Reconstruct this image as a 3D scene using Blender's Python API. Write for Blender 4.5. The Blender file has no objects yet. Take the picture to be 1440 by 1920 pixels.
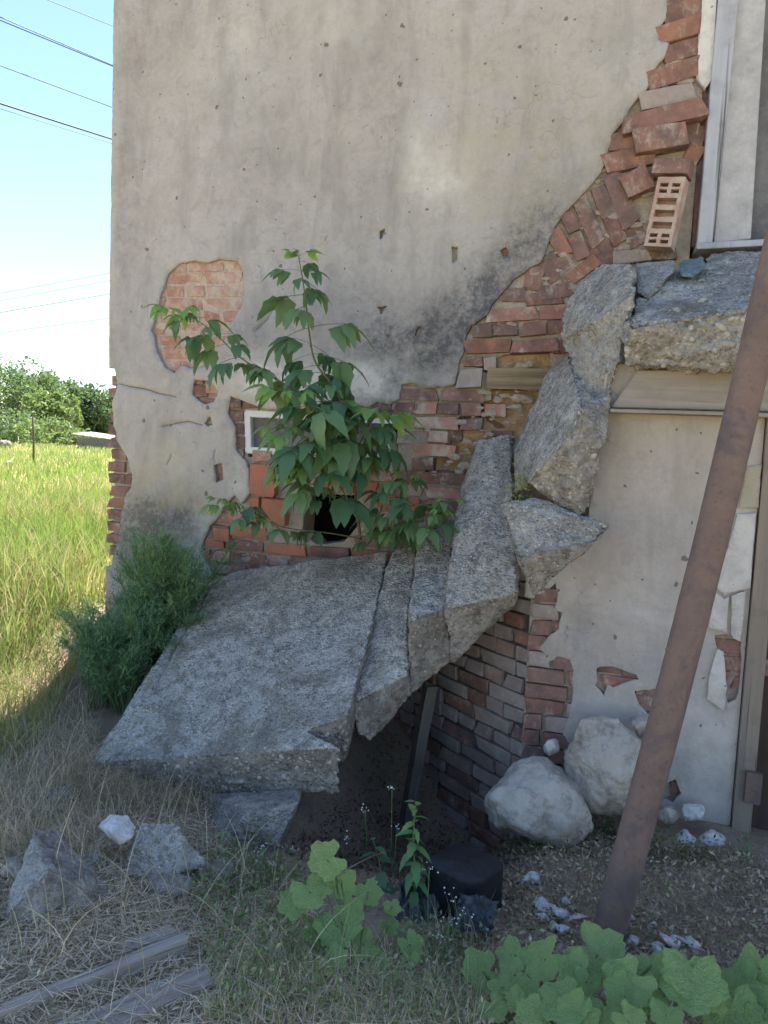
import bpy, bmesh, math, random
import numpy as np
from mathutils import Vector, Matrix, noise as mn
from mathutils.geometry import delaunay_2d_cdt

# ------------------------------------------------------------------ camera, sky, sun, exposure
SC = bpy.context.scene
COL = SC.collection
F_PX, YAW, PITCH, ROLL = 1400.0, math.radians(15), math.radians(4.8), 0.045
CAM = np.array([1.087, -4.057, 1.55])
_h = np.array([-math.sin(YAW), math.cos(YAW), 0]); _r0 = np.array([math.cos(YAW), math.sin(YAW), 0]); _z = np.array([0, 0, 1.0])
FW = _h * math.cos(PITCH) - _z * math.sin(PITCH)
_u0 = _h * math.sin(PITCH) + _z * math.cos(PITCH)
RT = _r0 * math.cos(ROLL) + _u0 * math.sin(ROLL)
UP = _u0 * math.cos(ROLL) - _r0 * math.sin(ROLL)
cam = bpy.data.cameras.new('camera')
cam.sensor_fit = 'VERTICAL'; cam.sensor_height = 24.0; cam.lens = F_PX / 1920 * 24.0
cam.clip_start = 0.05; cam.clip_end = 2000
camo = bpy.data.objects.new('camera', cam); COL.objects.link(camo)
camo.matrix_world = Matrix(((RT[0], UP[0], -FW[0], CAM[0]), (RT[1], UP[1], -FW[1], CAM[1]), (RT[2], UP[2], -FW[2], CAM[2]), (0, 0, 0, 1)))
SC.camera = camo

SUN_AZ = math.atan2(-0.20, 0.98)      # clockwise from +Y
SUN_EL = math.radians(59)
world = bpy.data.worlds.new('World'); SC.world = world; world.use_nodes = True
wn = world.node_tree; wn.nodes.clear()
sky = wn.nodes.new('ShaderNodeTexSky'); sky.sky_type = 'NISHITA'; sky.sun_disc = False
sky.sun_elevation = SUN_EL; sky.sun_rotation = SUN_AZ; sky.altitude = 100
sky.air_density = 1.0; sky.dust_density = 0.15; sky.ozone_density = 2.5
bg = wn.nodes.new('ShaderNodeBackground'); bg.inputs['Strength'].default_value = 0.074
wo = wn.nodes.new('ShaderNodeOutputWorld')
wn.links.new(sky.outputs[0], bg.inputs['Color']); wn.links.new(bg.outputs[0], wo.inputs['Surface'])
sun = bpy.data.lights.new('sun', 'SUN'); sun.energy = 5.0; sun.angle = math.radians(0.5); sun.color = (1.0, 0.95, 0.86)
suno = bpy.data.objects.new('sun', sun); COL.objects.link(suno)
_sd = Vector((math.sin(SUN_AZ) * math.cos(SUN_EL), math.cos(SUN_AZ) * math.cos(SUN_EL), math.sin(SUN_EL)))
suno.rotation_euler = _sd.to_track_quat('Z', 'Y').to_euler(); suno.location = (0, 0, 20)
SC.view_settings.view_transform = 'Standard'; SC.view_settings.look = 'None'
SC.view_settings.gamma = 1.0; SC.view_settings.use_curve_mapping = False
SC.view_settings.exposure = 2.0
SC.render.engine = 'CYCLES'
SC.cycles.max_bounces = 6; SC.cycles.diffuse_bounces = 3; SC.cycles.adaptive_threshold = 0.02; SC.cycles.use_denoising = True

# ------------------------------------------------------------------ helpers
def _ray(x, y): return FW + RT * (x - 720) / F_PX - UP * (y - 960) / F_PX
def at(x, y, Y):                                   # point of the place seen at photo position x, y on the vertical plane Y
    d = _ray(x, y); t = (Y - CAM[1]) / d[1]; return Vector(CAM + d * t)
def atz(x, y, Z):
    d = _ray(x, y); t = (Z - CAM[2]) / d[2]; return Vector(CAM + d * t)
def atd(x, y, D):
    return Vector(CAM + _ray(x, y) * D)
def sm(a, b, x):
    t = min(1.0, max(0.0, (x - a) / (b - a))); return t * t * (3 - 2 * t)

def put(name, mesh, mat=None, parent=None, label=None, cat=None, group=None, kind=None, smooth=None):
    o = bpy.data.objects.new(name, mesh); COL.objects.link(o)
    if mat is not None and mesh is not None and not mesh.materials: mesh.materials.append(mat)
    if parent is not None: o.parent = parent
    if label: o['label'] = label
    if cat: o['category'] = cat
    if group: o['group'] = group
    if kind: o['kind'] = kind
    if smooth is not None and mesh is not None:
        mesh.polygons.foreach_set('use_smooth', [smooth] * len(mesh.polygons))
    return o
def thing(name, label, cat, loc=(0, 0, 0), group=None):
    o = put(name, None, label=label, cat=cat, group=group); o.location = loc
    o.empty_display_size = 0.1
    return o
def pyd(name, v, f):
    me = bpy.data.meshes.new(name); me.from_pydata([tuple(p) for p in v], [], [tuple(x) for x in f]); me.update(); return me
def np_mesh(name, V, loops, starts, totals):
    me = bpy.data.meshes.new(name)
    me.vertices.add(len(V)); me.vertices.foreach_set('co', np.ascontiguousarray(V, dtype=np.float32).ravel())
    me.loops.add(len(loops)); me.loops.foreach_set('vertex_index', np.ascontiguousarray(loops, dtype=np.int32))
    me.polygons.add(len(starts)); me.polygons.foreach_set('loop_start', np.ascontiguousarray(starts, dtype=np.int32))
    me.polygons.foreach_set('loop_total', np.ascontiguousarray(totals, dtype=np.int32))
    me.update(calc_edges=True); me.validate()
    return me
def fattr(me, name, vals):
    a = me.attributes.new(name, 'FLOAT', 'POINT'); a.data.foreach_set('value', np.asarray(vals, dtype=np.float32))
def cattr(me, name, rgb):
    a = me.attributes.new(name, 'FLOAT_COLOR', 'POINT')
    c = np.ones((len(rgb), 4), dtype=np.float32); c[:, :3] = rgb
    a.data.foreach_set('color', c.ravel())

# ------------------------------------------------------------------ materials
class NT:
    def __init__(s, name):
        s.m = bpy.data.materials.new(name); s.m.use_nodes = True; s.t = s.m.node_tree; s.t.nodes.clear()
        s.out = s.n('ShaderNodeOutputMaterial')
        s.tc = s.n('ShaderNodeTexCoord'); s.obj = s.tc.outputs['Object']
    def n(s, typ, ins=None, **props):
        nd = s.t.nodes.new(typ)
        for k, v in props.items(): setattr(nd, k, v)
        for k, v in (ins or {}).items(): s.set(nd.inputs[k], v)
        return nd
    def set(s, sock, v):
        if isinstance(v, bpy.types.NodeSocket): s.t.links.new(v, sock)
        else:
            if isinstance(v, (tuple, list)) and len(v) == 3 and sock.type == 'RGBA': v = (*v, 1)
            sock.default_value = v
    def noise(s, scale, detail=4, rough=0.6, vec=None, dist=0.0):
        return s.n('ShaderNodeTexNoise', {'Vector': vec or s.obj, 'Scale': scale, 'Detail': min(detail, 4), 'Roughness': rough, 'Distortion': dist}).outputs['Fac']
    def voro(s, scale, feature='F1', vec=None, out='Distance'):
        return s.n('ShaderNodeTexVoronoi', {'Vector': vec or s.obj, 'Scale': scale}, feature=feature).outputs[out]
    def ramp(s, fac, lo, hi, a=0.0, b=1.0):
        return s.n('ShaderNodeMapRange', {'Value': fac, 'From Min': lo, 'From Max': hi, 'To Min': a, 'To Max': b}).outputs[0]
    def math(s, op, a, b=0.0, clamp=False):
        return s.n('ShaderNodeMath', {0: a, 1: b}, operation=op, use_clamp=clamp).outputs[0]
    def mix(s, fac, a, b, blend='MIX'):
        nd = s.n('ShaderNodeMix', data_type='RGBA', blend_type=blend, clamp_factor=True)
        s.set(nd.inputs[0], fac); s.set(nd.inputs[6], a); s.set(nd.inputs[7], b); return nd.outputs[2]
    def attr(s, name, out='Fac'): return s.n('ShaderNodeAttribute', attribute_name=name).outputs[out]
    def rand(s): return s.n('ShaderNodeObjectInfo').outputs['Random']
    def mapv(s, scale, rot=(0, 0, 0)): return s.n('ShaderNodeMapping', {'Vector': s.obj, 'Scale': scale, 'Rotation': rot}).outputs[0]
    def bump(s, h, strength=0.4, dist=0.01, normal=None):
        nd = s.n('ShaderNodeBump', {'Height': h, 'Strength': strength, 'Distance': dist})
        if normal is not None: s.set(nd.inputs['Normal'], normal)
        return nd.outputs[0]
    def done(s, col, rough=0.9, normal=None, spec=0.25, metal=0.0):
        b = s.n('ShaderNodeBsdfPrincipled', {'Base Color': col, 'Roughness': rough, 'Metallic': metal, 'Specular IOR Level': spec})
        if normal is not None: s.set(b.inputs['Normal'], normal)
        s.t.links.new(b.outputs[0], s.out.inputs['Surface']); s.b = b
        return s.m

def m_plaster(name, c1, c2, pits=True):
    N = NT(name)
    k = lambda f: tuple(x * f for x in c1)
    col = N.mix(N.ramp(N.noise(1.1, 4, 0.65), .38, .62), c1, c2)
    col = N.mix(N.ramp(N.noise(2.6, 4, 0.7, dist=.8), .46, .70, 0, .6), col, (c1[0] * 1.18, c1[1] * 1.22, c1[2] * 1.30))
    col = N.mix(N.ramp(N.noise(4.0, 4, 0.72, vec=N.mapv((1, 1, .3)), dist=.3), .48, .70, 0, .7), col, k(.58))
    col = N.mix(N.ramp(N.noise(12, 4, 0.8, dist=.6), .50, .68, 0, .5), col, k(.66))
    col = N.mix(N.ramp(N.noise(1.9, 4, .75, dist=.8), .50, .68, 0, .45), col, (c1[0] * .80, c1[1] * .82, c1[2] * .77))
    col = N.mix(N.ramp(N.noise(45, 3, 0.7), .35, .7, 0, .35), col, k(.76))
    st = N.attr('stain'); nz = N.ramp(N.noise(7, 4, 0.75), .32, .66)
    nz2 = N.ramp(N.noise(30, 4, 0.8), .32, .64)
    f = N.math('MULTIPLY', N.math('MULTIPLY', st, N.math('ADD', N.math('MULTIPLY', nz, .85), .3)), N.math('ADD', N.math('MULTIPLY', nz2, .65), .35), True)
    col = N.mix(N.math('MULTIPLY', f, .9), col, (.085, .085, .092))
    pl = N.attr('pale'); col = N.mix(N.math('MULTIPLY', pl, N.ramp(N.noise(9, 4, .7), .3, .6, .15, 1), True), col, (.70, .66, .62))
    gr = N.attr('ochre'); col = N.mix(N.math('MULTIPLY', gr, N.ramp(N.noise(4, 4, .7), .35, .65), True), col, (.40, .34, .20))
    h = N.math('ADD', N.noise(18, 4, .7), N.math('MULTIPLY', N.noise(110, 2, .7), .25))
    sx = N.n('ShaderNodeSeparateXYZ', {'Vector': N.obj})
    flat = N.n('ShaderNodeCombineXYZ', {'X': sx.outputs['X'], 'Y': sx.outputs['Z']}).outputs[0]
    if pits:
        wv = N.n('ShaderNodeVectorMath', {0: flat, 1: N.n('ShaderNodeVectorMath', {0: N.n('ShaderNodeTexNoise', {'Vector': N.obj, 'Scale': 22.0, 'Detail': 3.0}).outputs['Color'], 1: (.035, .035, .035)}, operation='MULTIPLY').outputs[0]}, operation='ADD').outputs[0]
        for sc, lo, hi, th in ((4.6, .0, .06, .4), (11.0, .0, .065, .58)):
            vn = N.n('ShaderNodeTexVoronoi', {'Vector': wv, 'Scale': sc}, voronoi_dimensions='2D')
            thr = N.n('ShaderNodeSeparateColor', {'Color': vn.outputs['Color']}).outputs[0]
            pit = N.math('LESS_THAN', N.math('ADD', vn.outputs['Distance'], N.math('MULTIPLY', N.noise(70, 2), .05)), N.ramp(thr, th, 1.0, lo, hi + .025))
            col = N.mix(N.math('MULTIPLY', pit, .7), col, (.10, .075, .065)); h = N.math('SUBTRACT', h, N.math('MULTIPLY', pit, .8))
    ck = N.voro(2.3, 'DISTANCE_TO_EDGE', vec=N.n('ShaderNodeVectorMath', {0: N.obj, 1: N.n('ShaderNodeTexNoise', {'Vector': N.obj, 'Scale': 4.0, 'Detail': 3.0}).outputs['Color']}, operation='ADD').outputs[0])
    ckm = N.math('MULTIPLY', N.math('LESS_THAN', ck, .0035), N.ramp(N.noise(1.7, 2), .54, .6), True)
    col = N.mix(N.math('MULTIPLY', ckm, .55), col, (.16, .13, .12)); h = N.math('SUBTRACT', h, N.math('MULTIPLY', ckm, .6))
    return N.done(col, .95, N.bump(h, .6, .009), .15)

def m_brick(name, cols, lime=.35, soot=.0):
    N = NT(name); r = N.rand()
    off = N.n('ShaderNodeVectorMath', {0: N.obj, 1: N.n('ShaderNodeCombineXYZ', {'X': N.math('MULTIPLY', r, 37.0), 'Y': N.math('MULTIPLY', r, 91.0), 'Z': r}).outputs[0]}, operation='ADD').outputs[0]
    cr = N.n('ShaderNodeValToRGB', {'Fac': r}); cr.color_ramp.interpolation = 'LINEAR'
    e = cr.color_ramp.elements; e[0].position = 0; e[0].color = (*cols[0], 1); e[1].position = 1; e[1].color = (*cols[-1], 1)
    for i, c in enumerate(cols[1:-1]):
        x = e.new((i + 1) / (len(cols) - 1)); x.color = (*c, 1)
    col = cr.outputs[0]
    col = N.mix(N.ramp(N.noise(22, 5, .7, vec=off), .35, .7, 0, .6), col, N.mix(.5, col, (.12, .07, .06)))
    col = N.mix(N.ramp(N.noise(60, 4, .7, vec=off), .5, .75, 0, .5), col, (.42, .24, .17))
    col = N.mix(N.ramp(N.noise(9, 6, .8, vec=off), .68 - lime * .3, .80 - lime * .2, 0, .8), col, (.54, .47, .40))
    if soot: col = N.mix(N.ramp(N.noise(6, 5, .7, vec=off), .42, .62, 0, soot), col, (.06, .055, .055))
    h = N.math('ADD', N.noise(35, 6, .75, vec=off), N.math('MULTIPLY', N.noise(160, 3, .7, vec=off), .3))
    return N.done(col, .95, N.bump(h, .6, .008), .12)

def m_mortar(name, c1, c2):
    N = NT(name)
    col = N.mix(N.ramp(N.noise(9, 6, .7), .35, .65), c1, c2)
    col = N.mix(N.ramp(N.noise(50, 4, .7), .4, .75, 0, .6), col, (c1[0] * .5, c1[1] * .48, c1[2] * .45))
    return N.done(col, .97, N.bump(N.noise(40, 6, .75), .8, .012), .1)

def m_concrete(name, dark, mid, brk, spk=(.55, .55, .53), moss=0.25):
    N = NT(name); k = lambda c, f: tuple(x * f for x in c)
    col = N.mix(N.ramp(N.noise(3.2, 4, .7, dist=.4), .38, .62), dark, mid)
    col = N.mix(N.ramp(N.noise(9, 4, .78, dist=.6), .50, .66, 0, .75), col, k(dark, .5))
    col = N.mix(N.ramp(N.noise(7, 4, .8, dist=.4), .56, .68, 0, .7), col, k(mid, 1.55))
    col = N.mix(N.ramp(N.noise(21, 4, .85), .50, .58, 0, .7), col, k(dark, .38))
    col = N.mix(N.ramp(N.noise(26, 4, .85, dist=.3), .56, .64, 0, .5), col, k(mid, 1.5))
    col = N.mix(N.ramp(N.voro(78), .12, .27, .9, 0), col, k(dark, .25))
    col = N.mix(N.math('MULTIPLY', N.ramp(N.noise(58, 3, .8), .54, .64, 0, .9), N.ramp(N.noise(2.7, 4, .75, dist=.5), .36, .58, .25, 1), True), col, spk)
    v = N.voro(48); col = N.mix(N.math('MULTIPLY', N.math('LESS_THAN', v, .19), N.ramp(N.noise(10, 3), .47, .56), True), col, (.70, .67, .62))
    col = N.mix(N.ramp(N.noise(2.4, 4, .8), .48, .66, 0, moss), col, N.mix(.6, col, (.34, .31, .14)))
    col = N.mix(N.ramp(N.noise(1.7, 4, .75, dist=1.0), .47, .62, 0, .7), col, (dark[0] * .46, dark[1] * .44, dark[2] * .40))
    b = N.attr('brk')
    bc = N.mix(N.ramp(N.noise(13, 4, .78), .36, .64), brk, k(brk, .5))
    bc = N.mix(N.ramp(N.voro(44), .10, .30, .7, 0), bc, k(brk, 1.35))
    bc = N.mix(N.ramp(N.noise(4, 4, .7), .55, .75, 0, .35), bc, (.28, .25, .17))
    bc = N.mix(N.ramp(N.noise(3.0, 4, .8, dist=.6), .48, .64, 0, .6), bc, k(brk, .42))
    bc = N.mix(N.ramp(N.noise(26, 4, .8), .52, .66, 0, .6), bc, k(brk, .38))
    col = N.mix(N.math('MULTIPLY', b, N.ramp(N.noise(6, 4, .7), .25, .5, .6, 1), True), col, bc)
    h = N.math('ADD', N.noise(30, 4, .8), N.math('MULTIPLY', N.ramp(N.voro(60), .0, .5, 1, 0), .4))
    return N.done(col, .95, N.bump(h, 1.0, .02), .15)

def m_stone(name, c1, c2, dirt):
    N = NT(name)
    col = N.mix(N.ramp(N.noise(6, 6, .7), .35, .65), c1, c2)
    col = N.mix(N.ramp(N.noise(9, 4, .85), .50, .70, 0, .75), col, dirt)
    col = N.mix(N.ramp(N.noise(3.0, 4, .8), .5, .7, 0, .45), col, dirt)
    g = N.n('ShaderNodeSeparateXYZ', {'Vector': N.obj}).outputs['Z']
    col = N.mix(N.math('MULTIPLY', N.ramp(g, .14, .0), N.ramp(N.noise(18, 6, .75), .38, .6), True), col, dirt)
    return N.done(col, .95, N.bump(N.noise(26, 8, .78), .75, .014), .15)

def m_wood(name, c1, c2, axis=0, sc=1.0, rough=.9):
    N = NT(name)
    s = [60 * sc] * 3; s[axis] = 2.2 * sc
    v = N.mapv(tuple(s)); n1 = N.noise(1.0, 6, .65, vec=v)
    col = N.mix(N.ramp(n1, .35, .65), c1, c2)
    col = N.mix(N.ramp(N.noise(5, 5, .7), .5, .72, 0, .6), col, (c1[0] * .5, c1[1] * .47, c1[2] * .45))
    col = N.mix(N.ramp(N.noise(1.0, 3, .6, vec=N.mapv(tuple(x * 1.6 if i != axis else x * .8 for i, x in enumerate(s)))), .40, .30, 0, .85), col, (.05, .045, .04))
    return N.done(col, rough, N.bump(n1, .5, .004), .2)

def m_leaf(name, c1, c2, trans=.3, rough=.5, use_col=False, gloss=.35):
    N = NT(name)
    if use_col: col = N.attr('col', 'Color')
    else:
        col = N.mix(N.rand(), c1, c2)
        col = N.mix(N.ramp(N.noise(18, 4, .6), .4, .7, 0, .4), col, (c2[0] * .6, c2[1] * .7, c2[2] * .6))
    b = N.n('ShaderNodeBsdfPrincipled', {'Base Color': col, 'Roughness': rough, 'Specular IOR Level': gloss})
    if not use_col: N.set(b.inputs['Normal'], N.bump(N.noise(90, 3, .6), .25, .003))
    t = N.n('ShaderNodeBsdfTranslucent', {'Color': N.mix(.5, col, (c2[0] * 2.0, c2[1] * 2.0, c2[2] * .9))})
    mx = N.n('ShaderNodeMixShader', {0: trans, 1: b.outputs[0], 2: t.outputs[0]})
    N.t.links.new(mx.outputs[0], N.out.inputs['Surface'])
    return N.m

def m_flat(name, col, rough=.6, spec=.4, var=.25, scale=12, bump=.15, metal=0.0):
    N = NT(name)
    c = N.mix(N.ramp(N.noise(scale, 6, .7), .35, .7, 0, 1), col, tuple(x * (1 - var * 1.6) for x in col))
    c = N.mix(N.ramp(N.noise(scale * 6, 4, .7), .5, .75, 0, var), c, tuple(min(1, x * 1.5 + .04) for x in col))
    return N.done(c, rough, N.bump(N.noise(scale * 3, 5, .7), bump, .004), spec, metal)

M = {}
M['plaster'] = m_plaster('house_plaster', (.44, .40, .385), (.48, .435, .42))
M['plaster_low'] = m_plaster('basement_plaster', (.50, .44, .395), (.44, .385, .345))
M['brick'] = m_brick('red_brick', [(.36, .175, .135), (.31, .165, .14), (.40, .21, .16), (.27, .165, .15), (.38, .18, .125), (.33, .205, .18)], .5, .5)
M['brick_dirty'] = m_brick('sooty_brick', [(.29, .15, .125), (.26, .16, .14), (.33, .185, .15), (.22, .145, .135)], .55, .6)
M['brick_pale'] = m_brick('lime_washed_brick', [(.44, .21, .16), (.50, .29, .23), (.42, .19, .14), (.52, .36, .30)], .8)
M['brick_grey'] = m_brick('grey_washed_brick', [(.40, .335, .31), (.37, .325, .305), (.43, .35, .32), (.37, .25, .215), (.36, .315, .295)], .5, .12)
M['brick_orange'] = m_brick('orange_block', [(.52, .20, .12), (.48, .19, .12)], .1)
M['mortar'] = m_mortar('old_lime_mortar', (.48, .41, .34), (.36, .29, .24))
M['mortar_pale'] = m_mortar('pale_lime_mortar', (.58, .46, .39), (.52, .40, .33))
M['mortar_dark'] = m_mortar('dark_joint', (.13, .115, .105), (.09, .08, .075))
M['clay'] = m_mortar('yellow_clay', (.56, .41, .25), (.46, .27, .16))
M['conc'] = m_concrete('weathered_concrete', (.40, .365, .32), (.49, .45, .40), (.40, .355, .305), moss=.4)
M['conc_top'] = m_concrete('broken_concrete', (.39, .36, .325), (.49, .455, .415), (.50, .46, .41), moss=.4)
M['conc_pale'] = m_concrete('pale_concrete', (.50, .455, .40), (.58, .53, .465), (.44, .39, .33), moss=.35)
M['stone'] = m_stone('white_limestone', (.56, .49, .42), (.41, .355, .30), (.16, .135, .10))
M['chunk'] = m_stone('white_plaster_chunk', (.78, .75, .72), (.66, .63, .60), (.34, .30, .26))
M['pebble'] = m_stone('pebble', (.55, .52, .47), (.42, .37, .31), (.25, .22, .2))
M['wood_grey'] = m_wood('weathered_board', (.46, .39, .325), (.29, .245, .205))
M['wood_plank'] = m_wood('lintel_board', (.36, .31, .265), (.28, .24, .21), 0, .6)
M['wood_rot'] = m_wood('rotten_beam', (.36, .27, .16), (.16, .115, .085), 0, .8)
M['wood_post'] = m_wood('post_wood', (.30, .245, .195), (.24, .20, .165), 2, .6)
M['paint'] = m_wood('flaking_door_paint', (.50, .50, .55), (.42, .42, .47), 2, .35, .7)
M['paint2'] = m_flat('lilac_grey_paint', (.52, .49, .50), .7, .3, .2, 8)
M['white'] = m_flat('white_window_paint', (.74, .74, .75), .45, .4, .08, 20)
M['wood_dark'] = m_wood('dark_prop', (.18, .155, .13), (.115, .10, .085))
M['doorgrey'] = m_flat('grey_door_leaf', (.20, .19, .19), .7, .3, .3, 7)
M['doorbrown'] = m_wood('brown_basement_door', (.10, .065, .05), (.07, .05, .042), 2, .6)
M['black'] = m_flat('black_plastic', (.018, .02, .024), .55, .4, .3, 9)
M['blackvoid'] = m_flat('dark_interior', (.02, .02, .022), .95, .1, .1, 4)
M['sheet'] = m_flat('dusty_grey_sheet', (.11, .115, .12), .6, .4, .4, 14, .5)
M['teal'] = m_flat('turquoise_plastic', (.04, .36, .36), .4, .5, .15, 9)
M['tealrag'] = m_flat('faded_green_rag', (.20, .25, .255), .95, .1, .35, 20, .6)
M['wire'] = m_flat('wire_black', (.03, .03, .035), .6, .3, .1, 5)
M['roofmetal'] = m_flat('shed_roof_metal', (.45, .43, .41), .5, .4, .2, 3)
M['bark'] = m_wood('bark', (.16, .125, .09), (.09, .07, .05), 2, 1.0)
M['twig'] = m_flat('green_brown_twig', (.17, .15, .08), .7, .3, .3, 30)
M['stalk'] = m_flat('green_stalk', (.14, .20, .07), .6, .3, .3, 30)
M['leaf_maple'] = m_leaf('box_elder_leaf', (.06, .135, .08), (.17, .27, .115), .25, .40)
M['leaf_young'] = m_leaf('young_leaf', (.19, .34, .10), (.24, .39, .12), .35, .5)
def m_mallow():
    N = NT('mallow_leaf_veined'); sx = N.n('ShaderNodeSeparateXYZ', {'Vector': N.obj}); x = N.math('SUBTRACT', sx.outputs['X'], .25); y = sx.outputs['Y']
    an = N.math('ARCTAN2', y, x); rr = N.math('SQRT', N.math('ADD', N.math('MULTIPLY', x, x), N.math('MULTIPLY', y, y)))
    v1 = N.math('MULTIPLY', N.math('ABSOLUTE', N.math('SINE', N.math('MULTIPLY', an, 2.5))), rr)
    vein = N.ramp(v1, .012, .05, 1, 0)
    col = N.mix(N.rand(), (.30, .44, .16), (.42, .56, .20)); col = N.mix(N.ramp(N.noise(3.5, 4, .7), .4, .68, 0, .5), col, (.19, .32, .12))
    col = N.mix(N.ramp(N.noise(14, 3, .7), .62, .7, 0, .5), col, (.46, .46, .18)); col = N.mix(N.math('MULTIPLY', vein, .5), col, (.50, .60, .32))
    h = N.math('ADD', N.noise(9, 3, .6), N.math('MULTIPLY', vein, -.5))
    b = N.n('ShaderNodeBsdfPrincipled', {'Base Color': col, 'Roughness': .42, 'Specular IOR Level': .45, 'Normal': N.bump(h, .6, .06)})
    t = N.n('ShaderNodeBsdfTranslucent', {'Color': (.42, .56, .16, 1)}); mx = N.n('ShaderNodeMixShader', {0: .3, 1: b.outputs[0], 2: t.outputs[0]})
    N.t.links.new(mx.outputs[0], N.out.inputs['Surface']); return N.m
M['leaf_mallow'] = m_mallow()
M['leaf_weed'] = m_leaf('weed_leaf', (.13, .26, .11), (.19, .34, .14), .3, .5)
M['leafcol'] = m_leaf('mixed_foliage', (.1, .2, .08), (.1, .18, .06), .3, .6, True, .2)
M['drycol'] = m_leaf('mixed_dry_grass', (.3, .25, .15), (.22, .18, .1), .2, .8, True, .1)

def m_rust():
    N = NT('rusty_steel')
    col = N.mix(N.ramp(N.noise(5, 4, .75), .38, .62), (.215, .145, .115), (.175, .12, .10))
    col = N.mix(N.ramp(N.noise(11, 4, .8, dist=.6), .56, .70, 0, .3), col, (.26, .165, .12))
    col = N.mix(N.ramp(N.noise(3.1, 4, .8, dist=.4), .50, .60, 0, .75), col, (.125, .095, .095))
    col = N.mix(N.ramp(N.noise(38, 4, .8), .58, .72, 0, .4), col, (.30, .215, .17))
    col = N.mix(N.ramp(N.noise(60, 3, .8), .58, .68, 0, .6), col, (.09, .065, .06))
    return N.done(col, .82, N.bump(N.math('ADD', N.noise(55, 4, .8), N.noise(9, 3, .7)), .6, .005), .3)
M['rust'] = m_rust()

def m_ground():
    N = NT('soil')
    col = N.mix(N.ramp(N.noise(3.0, 7, .7), .35, .65), (.36, .265, .185), (.25, .185, .135))
    col = N.mix(N.ramp(N.noise(24, 6, .75), .45, .7, 0, .7), col, (.45, .345, .245))
    col = N.mix(N.ramp(N.noise(90, 4, .7), .55, .7, 0, .6), col, (.52, .42, .31))
    far = N.mix(N.ramp(N.noise(.35, 6, .7), .38, .62), (.33, .32, .11), (.44, .36, .19))
    far = N.mix(N.ramp(N.noise(2.5, 6, .75), .4, .65, 0, .7), far, (.21, .24, .07))
    col = N.mix(N.attr('field'), col, far)
    return N.done(col, .97, N.bump(N.math('ADD', N.noise(22, 8, .75), N.math('MULTIPLY', N.noise(110, 4, .7), .4)), .9, .02), .1)
M['ground'] = m_ground()

# ------------------------------------------------------------------ ground
def gz(x, y):
    left = sm(0.15, -1.0, x)
    z = 0.02 + 0.10 * left
    z += 0.26 * sm(-1.0, -0.05, y) * sm(0.2, -0.7, x)            # bank against the wall
    z += 0.24 * sm(-1.55, -2.5, x) * sm(-2.6, -0.9, y)           # towards the field
    z += 0.10 * sm(-1.6, -2.4, y) * sm(-3.9, -3.0, y)
    pit = math.exp(-((x - .50) / .40) ** 4 - ((y + .80) / .55) ** 4)
    z -= 0.42 * pit
    near = sm(9, 4, math.hypot(x, y + 2))
    z += near * (0.035 * mn.noise(Vector((x * 2.1, y * 2.1, 3.1))) + 0.018 * mn.noise(Vector((x * 7, y * 7, 1.7))))
    far = sm(6, 40, math.hypot(x, y))
    z += far * (0.12 * mn.noise(Vector((x * .05, y * .05, 0))))
    return z
def gp(x, y): 
    z = .06
    for _ in range(4): q = atz(x, y, z); z = gz(q.x, q.y)
    return atz(x, y, z)
def axis(lo, hi, step, out):
    a = list(np.arange(lo, hi + 1e-6, step)); s = step; p = hi
    r = []
    while p < out: s *= 1.22; p += s; r.append(p)
    l = []; s = step; p = lo
    while p > -out: s *= 1.22; p -= s; l.append(p)
    return np.array(l[::-1] + a + r)
gx = axis(-3.0, 2.6, .035, 700); gy = axis(-4.2, .6, .035, 700)
V = [(x, y, gz(x, y)) for y in gy for x in gx]
nx, ny = len(gx), len(gy)
idx = np.arange(nx * ny).reshape(ny, nx)
Q = np.stack([idx[:-1, :-1], idx[:-1, 1:], idx[1:, 1:], idx[1:, :-1]], -1).reshape(-1, 4)
gm = np_mesh('ground', np.array(V), Q.ravel(), np.arange(len(Q)) * 4, np.full(len(Q), 4))
fattr(gm, 'field', [max(sm(-1.7, -2.4, v[0]) * sm(-2.6, -1.2, v[1]), sm(1.0, 6.0, abs(v[1] + 1.5) - 3)) for v in V])
ground = put('ground', gm, M['ground'], kind='structure', smooth=True, label='dry trampled soil running out into the sunlit field', cat='ground')

# ------------------------------------------------------------------ sheets with broken outlines (plaster, wall cores)
def inside(pts, poly):
    x, y = pts[:, 0], pts[:, 1]; r = np.zeros(len(pts), bool); n = len(poly); j = n - 1
    for i in range(n):
        xi, yi = poly[i]; xj, yj = poly[j]
        c = ((yi > y) != (yj > y)) & (x < (xj - xi) * (y - yi) / ((yj - yi) + 1e-12) + xi)
        r ^= c; j = i
    return r
def rough_poly(poly, step, amp, seed):
    out = []
    n = len(poly)
    for i in range(n):
        a = Vector(poly[i]); b = Vector(poly[(i + 1) % n]); L = (b - a).length; k = max(1, int(L / step))
        for q in range(k):
            p = a.lerp(b, q / k)
            v = Vector((p.x * 9 + seed, p.y * 9, seed)); w = Vector((p.x * 31 + seed, p.y * 31, seed + 5))
            out.append((p.x + amp * (mn.noise(v) + .8 * mn.noise(w)), p.y + amp * (mn.noise(v + Vector((50, 0, 0))) + .8 * mn.noise(w + Vector((50, 0, 0))))))
    return out
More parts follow.
